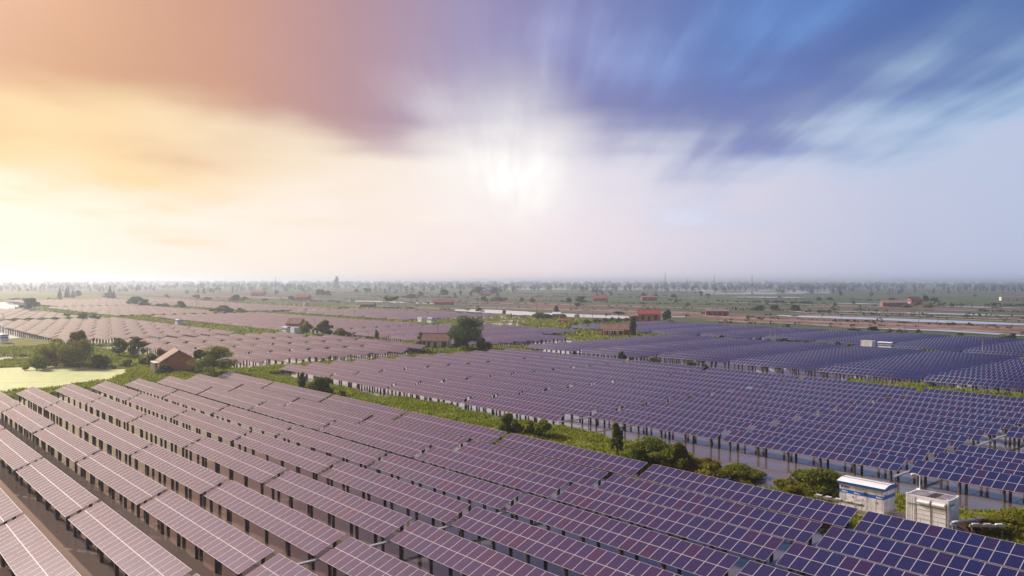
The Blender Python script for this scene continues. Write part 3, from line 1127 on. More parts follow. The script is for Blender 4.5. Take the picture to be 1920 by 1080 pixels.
def container(loc, label, rz=ROW_ROT, L=3.5, D=2.4, H=2.58, detail=True, group='white containers'):
    t = empty('container', loc, rz)
    tag(t, label, 'container', group)
    MB().quadbox(-L / 2 + 0.03, L / 2 - 0.03, -D / 2 + 0.03, D / 2 - 0.03, 0.04, H - 0.05).build('body', M['white_dirty'], t)
    fr = MB()
    for sx_ in (-1, 1):
        for sy_ in (-1, 1):
            fr.box((sx_ * (L / 2 - 0.07), sy_ * (D / 2 - 0.07), H / 2), (0.14, 0.14, H))
            fr.box((sx_ * (L / 2 - 0.09), sy_ * (D / 2 - 0.09), H + 0.03), (0.2, 0.2, 0.1))
    for sy_ in (-1, 1):
        fr.box((0, sy_ * (D / 2 - 0.06), H - 0.06), (L - 0.28, 0.11, 0.13))
        fr.box((0, sy_ * (D / 2 - 0.06), 0.08), (L - 0.28, 0.11, 0.15))
    for sx_ in (-1, 1):
        fr.box((sx_ * (L / 2 - 0.06), 0, H - 0.06), (0.11, D - 0.28, 0.13))
    fr.build('corner_frame', M['white_paint'], t)
    rf = MB().quadbox(-L / 2 + 0.12, L / 2 - 0.12, -D / 2 + 0.12, D / 2 - 0.12, H - 0.049, H - 0.02).build('roof', M['grey_metal'], t)
    if not detail:
        return t
    rr = random.Random(4)
    nsl = 13
    for k in range(nsl):
        x = -L / 2 + 0.26 + k * (L - 0.52) / (nsl - 1)
        MB().box((x, 0, H - 0.005), (0.13, D - 0.3, 0.05)).build('roof_rib', M['grey_metal'] if rr.random() < 0.7 else M['timber'], rf)
    # plain corrugated panel on the left, two door leaves on the right
    for k in range(3):
        MB().box((-L / 2 + 0.26 + k * 0.2, -D / 2 + 0.035, H / 2), (0.09, 0.05, H - 0.35)).build('rib', M['white_paint'], t)
    xa, xb = -L / 2 + 0.86, L / 2 - 0.14
    for j in range(2):
        x0 = xa + (xb - xa) * j / 2
        x1 = xa + (xb - xa) * (j + 1) / 2
        dr = MB().quadbox(x0 + 0.02, x1 - 0.02, -D / 2 - 0.01, -D / 2 + 0.04, 0.18, H - 0.16).build('door', M['white_paint'], t)
        for z in (0.62, 1.02, 1.42):
            MB().box(((x0 + x1) / 2, -D / 2 - 0.016, z), (x1 - x0 - 0.1, 0.014, 0.035)).build('groove', M['grey_metal'], dr)
        MB().tube((x0 + 0.12, -D / 2 - 0.10, 2.10), (x1 - 0.12, -D / 2 - 0.10, 2.10), 0.15, n=14).build('cover', M['white_paint'], dr)
        MB().tube((x1 - 0.03, -D / 2 - 0.04, 0.2), (x1 - 0.03, -D / 2 - 0.04, H - 0.2), 0.022, n=6).build('lock_bar', M['dark'], dr)
        for z in (0.5, 1.2, 1.9):
            MB().box((x1 + 0.0, -D / 2 - 0.03, z), (0.1, 0.03, 0.06)).build('hinge', M['grey_metal'], dr)
    MB().box((xa, -D / 2 - 0.015, H / 2), (0.035, 0.03, H - 0.3)).build('door_post', M['dark'], t)
    MB().quadbox(-L / 2 + 0.12, xb, -D / 2 - 0.035, -D / 2 - 0.018, 1.78, 1.84).build('stripe', M['teal'], t)
    wd = MB()
    for z in (2.2, 2.05, 1.90):
        wd.quadbox(L / 2 - 0.028, L / 2 - 0.018, -D * 0.36, -D * 0.29, z - 0.04, z + 0.06)
    y = -D * 0.25
    for ww, hh in ((0.09, 0.22), (0.07, 0.14), (0.09, 0.14), (0.06, 0.16), (0.09, 0.14), (0.05, 0.12), (0.10, 0.2)):
        wd.quadbox(L / 2 - 0.028, L / 2 - 0.018, y, y + ww, 2.0, 2.0 + hh)
        y += ww + 0.04
    wd.build('wordmark', M['teal'], t)
    return t


cabinet(W(-33.5, 73.7, 0.93), 'white inverter cabinet with blue roof edge and blue band beside the container')
container(W(-27.75, 73.7, 0.62), 'white steel container with double doors right of the blue banded cabinet')
# camera mast on the container
t = empty('security_camera', W(-29.2, 74.7, 3.22), ROW_ROT)
tag(t, 'white security camera on a bent mast on top of the container', 'camera')
MB().tube((0, 0, 0), (0, 0, 0.12), 0.14, 0.06, 8).tube((0, 0, 0.12), (0, 0, 1.25), 0.05, 0.045, 8).build('mast', M['white_paint'], t)
MB().path([(0, 0, 1.22), (-0.35, -0.05, 1.36), (-0.62, -0.1, 1.36)], 0.045).build('arm', M['white_paint'], t)
MB().tube((-0.62, -0.1, 1.36), (-0.62, -0.1, 1.22), 0.10, 0.12, 10).build('housing', M['white_paint'], t)
MB().tube((-0.62, -0.1, 1.22), (-0.62, -0.1, 1.10), 0.09, 0.03, 10).build('lens', M['dark'], t)
# platform, cable racks and railing
t = empty('platform', W(-31.0, 73.6, 0), ROW_ROT)
tag(t, 'beige concrete platform under the cabinet and the container', 'platform')
MB().quadbox(-5.6, 6.1, -1.9, 1.7, 0.50, 0.615).build('slab', M['concrete'], t)
MB().quadbox(-4.75, -0.3, -1.4, 1.4, 0.617, 0.925).build('plinth', M['concrete'], t)
for x in (-5.2, -2.6, 0, 2.6, 5.7):
    for y in (-1.6, 1.4):
        MB().tube((x, y, -0.4), (x, y, 0.499), 0.14, n=8).build('pier', M['pile'], t)


def rack(u, v, label, n, rz, cables):
    t = empty('cable_rack', W(u, v, 0.55), rz)
    tag(t, label, 'cable rack', 'cable racks at the station')
    L = n * 0.95
    MB().box((L / 2, 0, 0.97), (L, 0.16, 0.20)).build('trough', M['steel'], t)
    for k in range(n):
        MB().box((0.48 + 0.95 * k, -0.02, 1.125), (0.55, 0.24, 0.09)).build('cover_box', M['white_dirty'], t)
    for k in range(2):
        x = 0.2 + k * (L - 0.4)
        MB().box((x, 0, 0.24), (0.07, 0.07, 1.18)).build('leg', M['steel'], t)
    if cables:
        for k in range(cables):
            x = 0.35 + k * (L - 0.7) / max(1, cables - 1)
            pts = [Vector((x + 0.5 * q * q, -0.05 - 0.9 * q, 0.83 - 1.0 * q * q + 0.25 * q)) for q in np.linspace(0, 1, 7)]
            MB().path(pts, 0.05, 6).build('cable', M['orange_cable'] if k % 3 else M['dark'], t)


rack(-25.6, 71.9, 'row of white boxes on a grey rack with hanging cables beside the container', 4, ROW_ROT + R(68), 7)
rack(-37.6, 71.7, 'row of white boxes on a rail in front of the blue banded cabinet', 5, ROW_ROT, 0)
rack(-24.4, 72.6, 'grey trough lying beside the hanging cables of the station', 3, ROW_ROT + R(45), 0)
t = empty('railing', W(-31, 71.75, 0.6), ROW_ROT)
tag(t, 'thin wire railing along the front of the station platform', 'railing')
for k in range(9):
    MB().tube((-5.5 + k * 1.42, 0, 0), (-5.5 + k * 1.42, 0, 0.95), 0.022, n=6).build('stanchion', M['grey_metal'], t)
for z in (0.5, 0.93):
    MB().tube((-5.5, 0, z), (5.9, 0, z), 0.012, n=5).build('wire', M['grey_metal'], t)


def station(px_c, px_k, v, where, z=0.5, far=True):
    if px_c:
        container(W(u_at(px_c, v), v, z), 'white container %s' % where, detail=False)
    if px_k:
        cabinet(W(u_at(px_k, v), v, z), 'white cabinet with blue band %s' % where, detail=not far)


station(1628, 1662, 249.0, 'between the third and fourth blocks at right', 0.9)
station(None, 335, 133.0, 'among the pale blocks behind the big thicket', 0.9)
station(553, 537, 144.5, 'in front of the bushy trees left of centre', 0.9)
station(790, 808, 235.5, 'up behind the big round tree', 0.9)
station(None, 6, 50.0, 'at the left edge by the small pond', 1.0)
station(None, 572, 312, 'far back beyond the pale blocks', 0.9)


# ================================================================== HOUSES
def house(loc, rz, L, D, h, rh, walls, roof, label, openings=(), over=0.45, porch=None, lean=None, name='house', chimney=False):
    """long side along local x, front on local -y; roof ridge along x"""
    t = empty(name, loc, rz)
    tag(t, label, 'house')
    mb = MB()
    mb.quadbox(-L / 2, L / 2, -D / 2, D / 2, -0.4, h)
    for x, s in ((-L / 2, 1), (L / 2, -1)):
        tri = [(x, -D / 2, h), (x, D / 2, h), (x, 0, h + rh)]
        mb.face(tri[::-1] if s == 1 else tri)
    mb.build('wall', walls, t)
    # corrugated tile slopes
    nx = max(8, int(L / 0.55)) * 2
    xs = np.linspace(-L / 2 - over, L / 2 + over, nx + 1)
    th_ = 0.12
    k = rh / (D / 2)
    rr = random.Random(int(L * 100))
    sag = [rr.uniform(-0.05, 0.05) for _ in range(nx + 1)]
    for s in (-1, 1):
        rb = MB()
        ye = s * (D / 2 + over)
        ze = h - k * over
        for i in range(nx):
            for a_, b__ in ((0.0, 0.5), (0.5, 1.0)):
                q = []
                for (ii, f) in ((i, a_), (i + 1, a_), (i + 1, b__), (i, b__)):
                    bz = 0.05 if ii % 2 else 0.0
                    q.append((xs[ii], ye * f, (h + rh) + (ze - h - rh) * f + th_ + bz + sag[ii] * 4 * f * (1 - f)))
                rb.face(q if s == -1 else q[::-1])
        rb.face([(xs[0], ye, ze), (xs[-1], ye, ze), (xs[-1], ye, ze + th_), (xs[0], ye, ze + th_)])
        rb.face([(xs[0], 0, h + rh), (xs[-1], 0, h + rh), (xs[-1], ye, ze), (xs[0], ye, ze)])
        for x in (xs[0], xs[-1]):
            rb.face([(x, 0, h + rh), (x, ye, ze), (x, ye, ze + th_), (x, 0, h + rh + th_)])
        ro = rb.build('roof', roof, t)
    MB().tube((xs[0] - 0.02, 0, h + rh + th_), (xs[-1] + 0.02, 0, h + rh + th_), 0.13, n=8).build('ridge_cap', roof, ro)
    for (face, pos, wdt, z0, z1, kind) in openings:
        cxp, czp, hh = pos, (z0 + z1) / 2, z1 - z0
        if face in 'fb':
            sg = -1 if face == 'f' else 1
            ctr, sz, fsz = (cxp, sg * (D / 2 + 0.012), czp), (wdt, 0.05, hh), (wdt + 0.18, 0.03, hh + 0.18)
        else:
            sg = -1 if face == 'l' else 1
            ctr, sz, fsz = (sg * (L / 2 + 0.012), cxp, czp), (0.05, wdt, hh), (0.03, wdt + 0.18, hh + 0.18)
        if kind == 'door':
            d = MB().box(ctr, sz).build('door', M['timber'], t)
            MB().box(ctr, fsz).build('frame', M['plaster'], d)
        elif kind == 'panel':
            MB().box(ctr, sz).build('wall_panel', M['plaster'], t)
        else:
            d = MB().box(ctr, sz).build('window', M['dark'], t)
            MB().box(ctr, fsz).build('frame', M['timber'], d)
    if porch:
        x0, x1, dep, ph, np_ = porch
        MB().quadbox(x0, x1, -D / 2 - dep, -D / 2 - 0.02, ph, ph + 0.12).build('porch_roof', M['plaster'], t)
        for i in range(np_):
            x = x0 + 0.2 + (x1 - x0 - 0.4) * i / max(1, np_ - 1)
            MB().box((x, -D / 2 - dep + 0.2, ph / 2 - 0.2), (0.24, 0.24, ph + 0.4)).build('porch_column', M['plaster'], t)
    if lean:
        side_, w_, d_, h0, h1, wm_, rm_ = lean
        s = -1 if side_ == 'l' else 1
        x0, x1 = s * (L / 2 + 0.01), s * (L / 2 + w_)
        MB().quadbox(min(x0, x1), max(x0, x1), -d_ / 2, d_ / 2, -0.4, h0).build('annex_wall', wm_, t)
        e = s * 0.25
        lr = MB()
        top = [(x0, -d_ / 2 - 0.25, h1), (x0, d_ / 2 + 0.25, h1), (x1 + e, d_ / 2 + 0.25, h0), (x1 + e, -d_ / 2 - 0.25, h0)]
        lr.face(top)
        lr.face([(p[0], p[1], p[2] - 0.1) for p in top])
        for i in range(4):
            a_, b__ = top[i], top[(i + 1) % 4]
            lr.face([a_, b__, (b__[0], b__[1], b__[2] - 0.1), (a_[0], a_[1], a_[2] - 0.1)])
        lr.build('annex_roof', rm_, t)
        MB().box(((x0 + x1) / 2, -d_ / 2 - 0.012, 0.85), (0.8, 0.05, 1.7)).build('door', M['timber'], t)
    if chimney:
        MB().box((L * 0.2, 0.4, h + rh + 0.2), (0.5, 0.5, 1.0)).build('chimney', walls, t)
    return t


def standing(px, py, z=None):
    p = at(px, py, 0.45)
    p.z = max(gz(p), 0.15) if z is None else z
    return p


# brick house with sagging roof: its gable looks at the camera, a porch on its left side
p = standing(331, 694)
house(p, R(-58), 6.4, 7.4, 2.7, 2.3, M['brick_orange'], M['tile_pale'], 'orange brick house with sagging pale roof beside the front block and bushy tree',
      [('f', -1.6, 0.9, 0.1, 2.0, 'door'), ('f', 1.2, 1.0, 0.9, 1.9, 'window'), ('b', 0.5, 1.0, 0.9, 1.9, 'window'), ('f', -0.2, 0.8, 0.1, 2.2, 'panel')],
      0.5, (-3.0, 3.0, 1.7, 2.15, 4))
p = standing(819, 654)
house(p, R(-8), 8.2, 5.2, 2.9, 1.9, M['plaster'], M['tile_brown'], 'pale plaster cottage with dark doors beside the big round tree',
      [('f', -3.4, 0.8, 0.4, 2.4, 'window'), ('f', -2.0, 0.9, 0.0, 2.4, 'door'), ('f', 0.1, 1.0, 0.0, 2.3, 'door'), ('f', 2.9, 1.4, 0.3, 2.2, 'window'), ('f', -1.0, 0.7, 0.1, 2.6, 'panel')],
      0.4, None, ('l', 2.2, 3.6, 1.9, 2.6, M['brick_red'], M['tile_brown']))
p = standing(1155, 628.5)
house(p, R(-14), 10.4, 6.0, 2.6, 1.9, M['brick_red'], M['tile_brown'], 'low brick house with pale porch beam beside the slim dark tree',
      [('f', -3.0, 1.0, 0.1, 2.0, 'door'), ('f', -0.6, 1.0, 0.6, 1.9, 'window'), ('f', 2.0, 1.0, 0.1, 2.0, 'door'), ('r', 0.3, 0.9, 0.7, 1.7, 'window'), ('f', -1.8, 0.8, 0.1, 2.0, 'panel'), ('f', 0.8, 0.9, 0.1, 2.0, 'panel')],
      0.4, (-4.6, 3.6, 1.5, 2.1, 5))
p = standing(1217, 602)
house(p, R(-4), 11.5, 6.5, 4.2, 2.0, M['brick_orange'], M['tile_red'], 'orange walled house under a bright red roof behind the fourth block',
      [('f', -3.8, 1.3, 1.0, 3.2, 'window'), ('f', -0.4, 1.4, 0.0, 3.0, 'door'), ('f', 3.2, 1.3, 1.0, 3.2, 'window')],
      0.5, None, ('l', 5.0, 5.0, 2.6, 3.9, M['brick_dark'], M['tile_grey']))
p = standing(1344, 591.5)
house(p, R(-10), 14.0, 5.5, 2.9, 1.2, M['brick_red'], M['tile_grey'], 'long roofless looking red brick house on the brown bank',
      [('f', -4.8, 1.1, 0.5, 2.2, 'window'), ('f', -1.6, 1.2, 0.0, 2.4, 'door'), ('f', 1.6, 1.1, 0.5, 2.2, 'window'), ('f', 4.8, 1.1, 0.5, 2.2, 'window')], 0.3)
p = standing(1044, 597)
house(p, R(-12), 4.6, 3.4, 2.7, 0.9, M['brick_red'], M['white_paint'], 'small brick hut with a white roof by the long pond', [('f', 0.6, 0.9, 0.0, 1.9, 'door')], 0.3, name='hut')
FARH = [  # px, py, L, D, h, rh, wall, roof, rot, label
    (832, 571.5, 17, 7, 2.6, 2.2, 'brick_red', 'tile_red', -6, 'long low red roofed farmhouse on the far bank of the pond'),
    (910, 554.5, 15, 8, 3.2, 2.6, 'brick_red', 'tile_red', 4, 'red roofed farmhouse between two dark trees'),
    (913, 549.5, 12, 8, 6.0, 1.6, 'plaster', 'sheet_blue', 0, 'house with a blue sheet roof among dark trees'),
    (1126, 564.5, 15, 7, 3.4, 2.4, 'brick_red', 'tile_red', -12, 'red farmhouse right of the rounded dark tree'),
    (1217, 563.5, 17, 6, 4.0, 0.8, 'brick_red', 'brick_red', 0, 'flat red brick shed on the far field'),
    (1675, 575.0, 20, 9, 3.6, 2.2, 'brick_dark', 'tile_grey', -8, 'grey roofed farmhouse with a tree behind it at right'),
    (1695, 574.0, 9, 6, 2.6, 1.4, 'plaster', 'white_paint', 10, 'white roofed shed beside the grey farmhouse'),
    (1713, 569.0, 14, 8, 3.5, 3.0, 'brick_red', 'tile_red', 20, 'red roofed house half hidden in green trees at right'),
    (1905, 563.5, 36, 5, 3.8, 1.0, 'plaster', 'tile_grey', -2, 'long white walled shed at the right edge of the far field'),
    (568, 562.5, 16, 8, 3.2, 2.6, 'brick_orange', 'tile_red', -10, 'orange brick farmhouse beyond the pale blocks'),
    (484, 554.5, 18, 8, 3.5, 2.6, 'brick_red', 'tile_red', 0, 'pale red farmhouse in the haze left of centre'),
    (437, 564.5, 9, 6, 2.6, 1.6, 'brick_orange', 'tile_red', 8, 'small red hut half hidden by bushes behind the pale blocks'),
    (690, 575.0, 12, 6, 2.0, 1.5, 'brick_dark', 'tile_brown', -5, 'low brown shed behind the far block, left of the spreading tree'),
    (555, 616.5, 7, 5, 2.9, 1.8, 'brick_orange', 'tile_brown', -20, 'brown roofed cottage behind the white station and bushy trees'),
    (1060, 607.0, 3, 3, 1.8, 0.8, 'brick_orange', 'tile_red', 0, 'tiny orange hut in front of the long pond'),
]
for (px, py, L, D, h, rh, wmt, rmt, a, lab) in FARH:
    k = L * F / (at(px, py).y)
    ops = [('f', -L * 0.28, 1.2, 0.8, 2.0, 'window'), ('f', 0.0, 1.3, 0.0, 2.1, 'door'), ('f', L * 0.28, 1.2, 0.8, 2.0, 'window')] if L > 6 else [('f', 0, 0.9, 0, 1.5, 'door')]
    house(standing(px, py), R(a), L, D, h, rh, M[wmt], M[rmt], lab, ops, 0.35)


# ================================================================== TREES AND BUSHES
def leaf_quads(nrng, n, lobes, size, shell=0.55, up_bias=0.3):
    lob = np.array(lobes, float)       # x y z rx ry rz
    vol = (lob[:, 3] * lob[:, 4] * lob[:, 5]) ** (2 / 3)
    which = nrng.choice(len(lob), n, p=vol / vol.sum())
    d = nrng.normal(size=(n, 3))
    d /= np.linalg.norm(d, axis=1)[:, None]
    r = shell + (1 - shell) * nrng.random(n) ** 0.6
    r *= 1 + nrng.normal(0, 0.09, n)
    P = lob[which, :3] + d * lob[which, 3:6] * r[:, None]
    nm = d * 0.7 + nrng.normal(0, 0.55, (n, 3)) + np.array([0, 0, up_bias])
    nm /= np.linalg.norm(nm, axis=1)[:, None]
    a = np.cross(nm, nrng.normal(size=(n, 3)))
    a /= np.linalg.norm(a, axis=1)[:, None]
    b_ = np.cross(nm, a)
    s = size * (0.6 + 0.8 * nrng.random(n))[:, None]
    V = np.stack([P - a * s * 0.5, P + b_ * s * 0.32, P + a * s * 0.5, P - b_ * s * 0.32], 1).reshape(-1, 3)
    keep = V[:, 2].reshape(-1, 4).min(1) > -0.3
    V = V.reshape(-1, 4, 3)[keep].reshape(-1, 3)
    Q = np.arange(len(V)).reshape(-1, 4)
    return V, Q


def crown_lobes(rr, H, Wd, kind):
    L = []
    if kind == 'round':
        for k in range(24):
            a = rr.uniform(0, 6.28)
            q = rr.uniform(0.25, 0.88)
            z = rr.uniform(0.26, 0.88)
            q *= 1 - 0.75 * max(0, z - 0.55) / 0.4
            s = rr.uniform(0.12, 0.22)
            L.append((math.cos(a) * Wd / 2 * q, math.sin(a) * Wd / 2 * q, H * z, Wd * s * 0.8, Wd * s * 0.8, H * s * 0.62))
    elif kind == 'bush':
        for k in range(20):
            a = rr.uniform(0, 6.28)
            q = rr.uniform(0.0, 0.86)
            s = rr.uniform(0.11, 0.22)
            L.append((math.cos(a) * Wd / 2 * q, math.sin(a) * Wd / 2 * q, H * rr.uniform(0.18, 0.92) * (1 - 0.55 * q * q), Wd * s * 0.9, Wd * s * 0.9, H * s * 1.1))
    elif kind == 'slim':
        for k in range(8):
            z = 0.16 + 0.76 * k / 7
            w_ = Wd * (0.5 - 0.30 * abs(z - 0.45)) * (1 if z < 0.8 else 0.7)
            L.append((rr.uniform(-.1, .1) * Wd, rr.uniform(-.1, .1) * Wd, H * z, w_, w_, H * 0.11))
    elif kind == 'cone':
        for k in range(8):
            z = 0.10 + 0.82 * k / 7
            w_ = Wd * 0.5 * (1.08 - z)
            L.append((0, 0, H * z, w_, w_, H * 0.08))
    elif kind == 'flat':
        for k in range(9):
            a = rr.uniform(0, 6.28)
            q = rr.uniform(0.2, 0.85)
            L.append((math.cos(a) * Wd / 2 * q, math.sin(a) * Wd / 2 * q, H * rr.uniform(0.62, 0.9), Wd * 0.19, Wd * 0.19, H * 0.11))
    return L


def plant_meshes(seed, H, Wd, kind, mat, leaf, n):
    rr = random.Random(seed)
    nr = np.random.default_rng(seed)
    lobes = crown_lobes(rr, H, Wd, kind)
    V, Q = leaf_quads(nr, n, lobes, leaf, 0.5 if kind != 'bush' else 0.6)
    cm = np_mesh('crown', V, Q, [mat])
    tb = MB()
    if kind == 'bush':
        for k in range(5):
            a = rr.uniform(0, 6.28)
            tb.tube((0, 0, -0.3), (math.cos(a) * Wd * 0.25, math.sin(a) * Wd * 0.25, H * 0.55), 0.05 + H * 0.008, 0.02, 5)
    else:
        r0 = 0.05 + H * 0.018
        top = H * (0.55 if kind in ('round', 'flat') else 0.85)
        mid_ = (rr.uniform(-.1, .1) * Wd * 0.5, rr.uniform(-.1, .1) * Wd * 0.5, top * 0.55)
        tb.tube((0, 0, -0.4), mid_, r0, r0 * 0.75, 7).tube(mid_, (mid_[0] * 1.4, mid_[1] * 1.4, top), r0 * 0.75, r0 * 0.4, 7)
        if kind in ('round', 'flat'):
            for lb in lobes[:8]:
                tb.tube((mid_[0], mid_[1], mid_[2] * rr.uniform(0.85, 1.15)), (lb[0] * 0.9, lb[1] * 0.9, lb[2]), r0 * 0.42, r0 * 0.12, 5)
    return cm, tb.mesh('trunk', [M['bark']])


PLANTS = {}
seed_counter = [100]


def plant(px, py, hpx, wpx, kind, mat, label, cat=None, group=None, share=None, dens=1.0):
    """px,py = foot of the plant; size measured at its distance"""
    p = standing(px, py)
    dist = p.y
    H, Wd = hpx * dist / F, wpx * dist / F
    key = (share, kind, mat) if share else None
    nm = {'bush': 'shrub', 'cone': 'conifer_tree', 'slim': 'slim_tree'}.get(kind, 'broadleaf_tree')
    t = empty(nm, p, seed_counter[0] * 1.7)
    tag(t, label, cat or ('shrub' if kind == 'bush' else 'tree'), group)
    seed_counter[0] += 1
    leaf = max(0.28, 2.4 * dist / F)
    if key and key in PLANTS:
        cm, tm, h0, w0 = PLANTS[key]
    else:
        area = max(1.0, H * Wd * 3.2 + Wd * Wd)
        n_ = int(min(9000, max(260, dens * 2.3 * area / (leaf * leaf * 0.32))))
        cm, tm = plant_meshes(seed_counter[0], H, Wd, kind, M[mat], leaf, n_)
        h0, w0 = H, Wd
        if key:
            PLANTS[key] = (cm, tm, h0, w0)
    t.scale = (Wd / w0, Wd / w0, H / h0)
    obj('foliage' if kind == 'bush' else 'crown', cm, t)
    obj('stem' if kind == 'bush' else 'trunk', tm, t)
    return t


# by the brick house and the duckweed pond
plant(404, 704, 56, 92, 'round', 'leaf', 'bushy tree with dark green crown right of the orange brick house', dens=1.3)
plant(380, 697, 44, 36, 'flat', 'leaf', 'thin high crowned tree behind the orange brick house')
plant(302, 686, 34, 26, 'round', 'leaf_dry', 'bare twiggy tree behind the roof of the orange brick house', dens=0.45)
plant(287, 688, 26, 30, 'bush', 'leaf', 'green shrub left of the orange brick house')
plant(308, 700, 14, 30, 'bush', 'leaf_dark', 'dark low shrub in front of the brick house porch')
plant(105, 684, 54, 72, 'bush', 'leaf_light', 'large rounded thicket left of the duckweed pond, its left half', dens=1.2)
plant(150, 687, 54, 68, 'bush', 'leaf_light', 'light green thicket behind the duckweed pond, right half', dens=1.2)
plant(143, 672, 60, 44, 'round', 'leaf', 'flat topped tree rising out of the large thicket')
plant(190, 687, 24, 40, 'bush', 'leaf', 'low shrub at the right end of the large thicket')
plant(70, 690, 26, 44, 'bush', 'leaf_light', 'low shrub between the small pond and the large thicket')
plant(224, 668, 37, 32, 'round', 'leaf_light', 'small round tree, left of the pair above the pond', dens=1.2)
plant(258, 670, 41, 38, 'round', 'leaf_light', 'small round tree, right of the pair above the pond', dens=1.2)
plant(272, 684, 14, 30, 'bush', 'leaf_light', 'low yellow green shrub under the pair of small trees')
plant(240, 686, 12, 30, 'bush', 'leaf_light', 'low yellow green shrub on the bank above the duckweed pond')
# centre
plant(880, 658, 68, 84, 'round', 'leaf_dark', 'big round tree beside the pale cottage', dens=1.6)
plant(862, 657, 40, 40, 'round', 'leaf_dark', 'dark lower tree between the cottage and the big round tree', dens=1.2)
plant(905, 659, 24, 32, 'bush', 'leaf_dark', 'dark shrub at the right foot of the big round tree')
plant(872, 632, 36, 60, 'round', 'leaf_dark', 'dark tree whose crown shows above the big round tree')
plant(791, 646, 24, 26, 'round', 'leaf', 'small tree left of the pale cottage')
plant(1187, 631, 38, 13, 'slim', 'leaf_dark', 'slim dark tree beside the low brick house with a porch', dens=1.3)
plant(1250, 604, 25, 20, 'round', 'leaf_dark', 'rounded dark tree right of the bright red roof', dens=1.3)
plant(574, 633, 32, 26, 'round', 'leaf_light', 'light green tree, leftmost of three left of centre')
plant(606, 633, 33, 40, 'round', 'leaf', 'broad darker tree, middle one of three left of centre', dens=1.2)
plant(640, 636, 22, 32, 'round', 'leaf_light', 'low round tree, rightmost of three left of centre')
plant(706, 640, 22, 9, 'slim', 'leaf', 'thin young tree on the bank left of the pale cottage')
plant(690, 638, 10, 8, 'bush', 'leaf', 'tiny shrub on the bank left of the thin young tree')
# grass strip between the first and second blocks
plant(567, 729, 30, 15, 'slim', 'leaf_dark', 'narrow dark shrub by the left end of the second block')
plant(602, 738, 32, 52, 'bush', 'leaf', 'leafy shrub by the second block, left end of the grass strip', dens=1.2)
plant(640, 745, 16, 31, 'bush', 'leaf_light', 'small pale shrub right of the leafy shrub on the strip')
plant(955, 812, 39, 47, 'bush', 'leaf', 'tall round shrub in the middle of the grass strip', dens=1.3)
plant(990, 815, 26, 44, 'bush', 'leaf_light', 'pale shrub just right of the tall round one')
plant(1018, 818, 30, 42, 'bush', 'leaf', 'open shrub where the second block loses its front row', dens=0.9)
plant(1157, 856, 66, 30, 'round', 'leaf', 'young upright tree on the grass strip', dens=0.9)
plant(1225, 868, 44, 130, 'bush', 'leaf', 'wide green mound of shrubs right of the young upright tree', dens=1.4)
plant(1272, 880, 51, 65, 'bush', 'leaf', 'dense upright shrub at the right of the wide mound', dens=1.4)
plant(1325, 886, 30, 91, 'bush', 'leaf_light', 'pale low mound sloping to the water, right of the dense shrub', dens=1.2)
plant(1380, 890, 23, 104, 'bush', 'leaf', 'low green tongue of plants reaching into the channel', dens=1.2)
plant(1490, 925, 28, 78, 'bush', 'leaf_light', 'low mound at the right shore of the channel', dens=1.2)
plant(1535, 930, 49, 130, 'bush', 'leaf', 'large dark green mound left of the blue banded cabinet', dens=1.4)
plant(1590, 915, 30, 78, 'bush', 'leaf_light', 'low mound behind the left corner of the cabinet')
plant(1875, 985, 24, 90, 'bush', 'leaf_light', 'bright low growth right of the station racks', dens=1.2)
plant(1850, 1000, 28, 70, 'bush', 'leaf', 'darker low growth beside the racks at the right edge')
# gap between second and third blocks
for px, py, h, w, lab in ((1078, 668, 12, 14, 'left of the dark round one, by the far edge of the second block'), (1167, 677, 20, 18, 'dark and round, behind the second block near centre'),
                          (1182, 680, 12, 12, 'small, touching the dark round one'), (1225, 684, 14, 34, 'wide and sparse, behind the second block'),
                          (1296, 692, 18, 21, 'left of a pair behind the second block'), (1322, 696, 16, 18, 'right of a pair behind the second block'),
                          (1389, 704, 14, 13, 'alone behind the second block'), (1750, 727, 12, 16, 'dark, on the bank under the third block at right'),
                          (1600, 716, 10, 26, 'low, on the bank under the third block')):
    plant(px, py, h, w, 'bush', 'leaf' if w % 2 else 'leaf_dark', 'shrub ' + lab, group='shrubs between the blocks', share='gap')
for px, py, h, w, lab in ((1352, 636, 8, 12, 'far left of the two leaning poles'), (1378, 636, 11, 12, 'pointed one left of the two leaning poles'), (1420, 641, 6, 16, 'low one left of the two leaning poles'),
                          (1472, 645, 11, 28, 'wide one right of the two leaning poles'), (1517, 646, 6, 14, 'second right of the two leaning poles'),
                          (1543, 649, 8, 26, 'third right of the two leaning poles'), (1573, 650, 10, 16, 'fourth right of the two leaning poles'), (1594, 652, 9, 18, 'just left of the far white container'),
                          (1627, 657, 9, 18, 'in front of the far white container'), (1738, 661, 8, 18, 'right of the far cabinet')):
    plant(px, py, h, w, 'bush', 'leaf' if w % 4 else 'leaf_dark', 'small shrub between third and fourth blocks, ' + lab, group='shrubs between the blocks', share='gap')
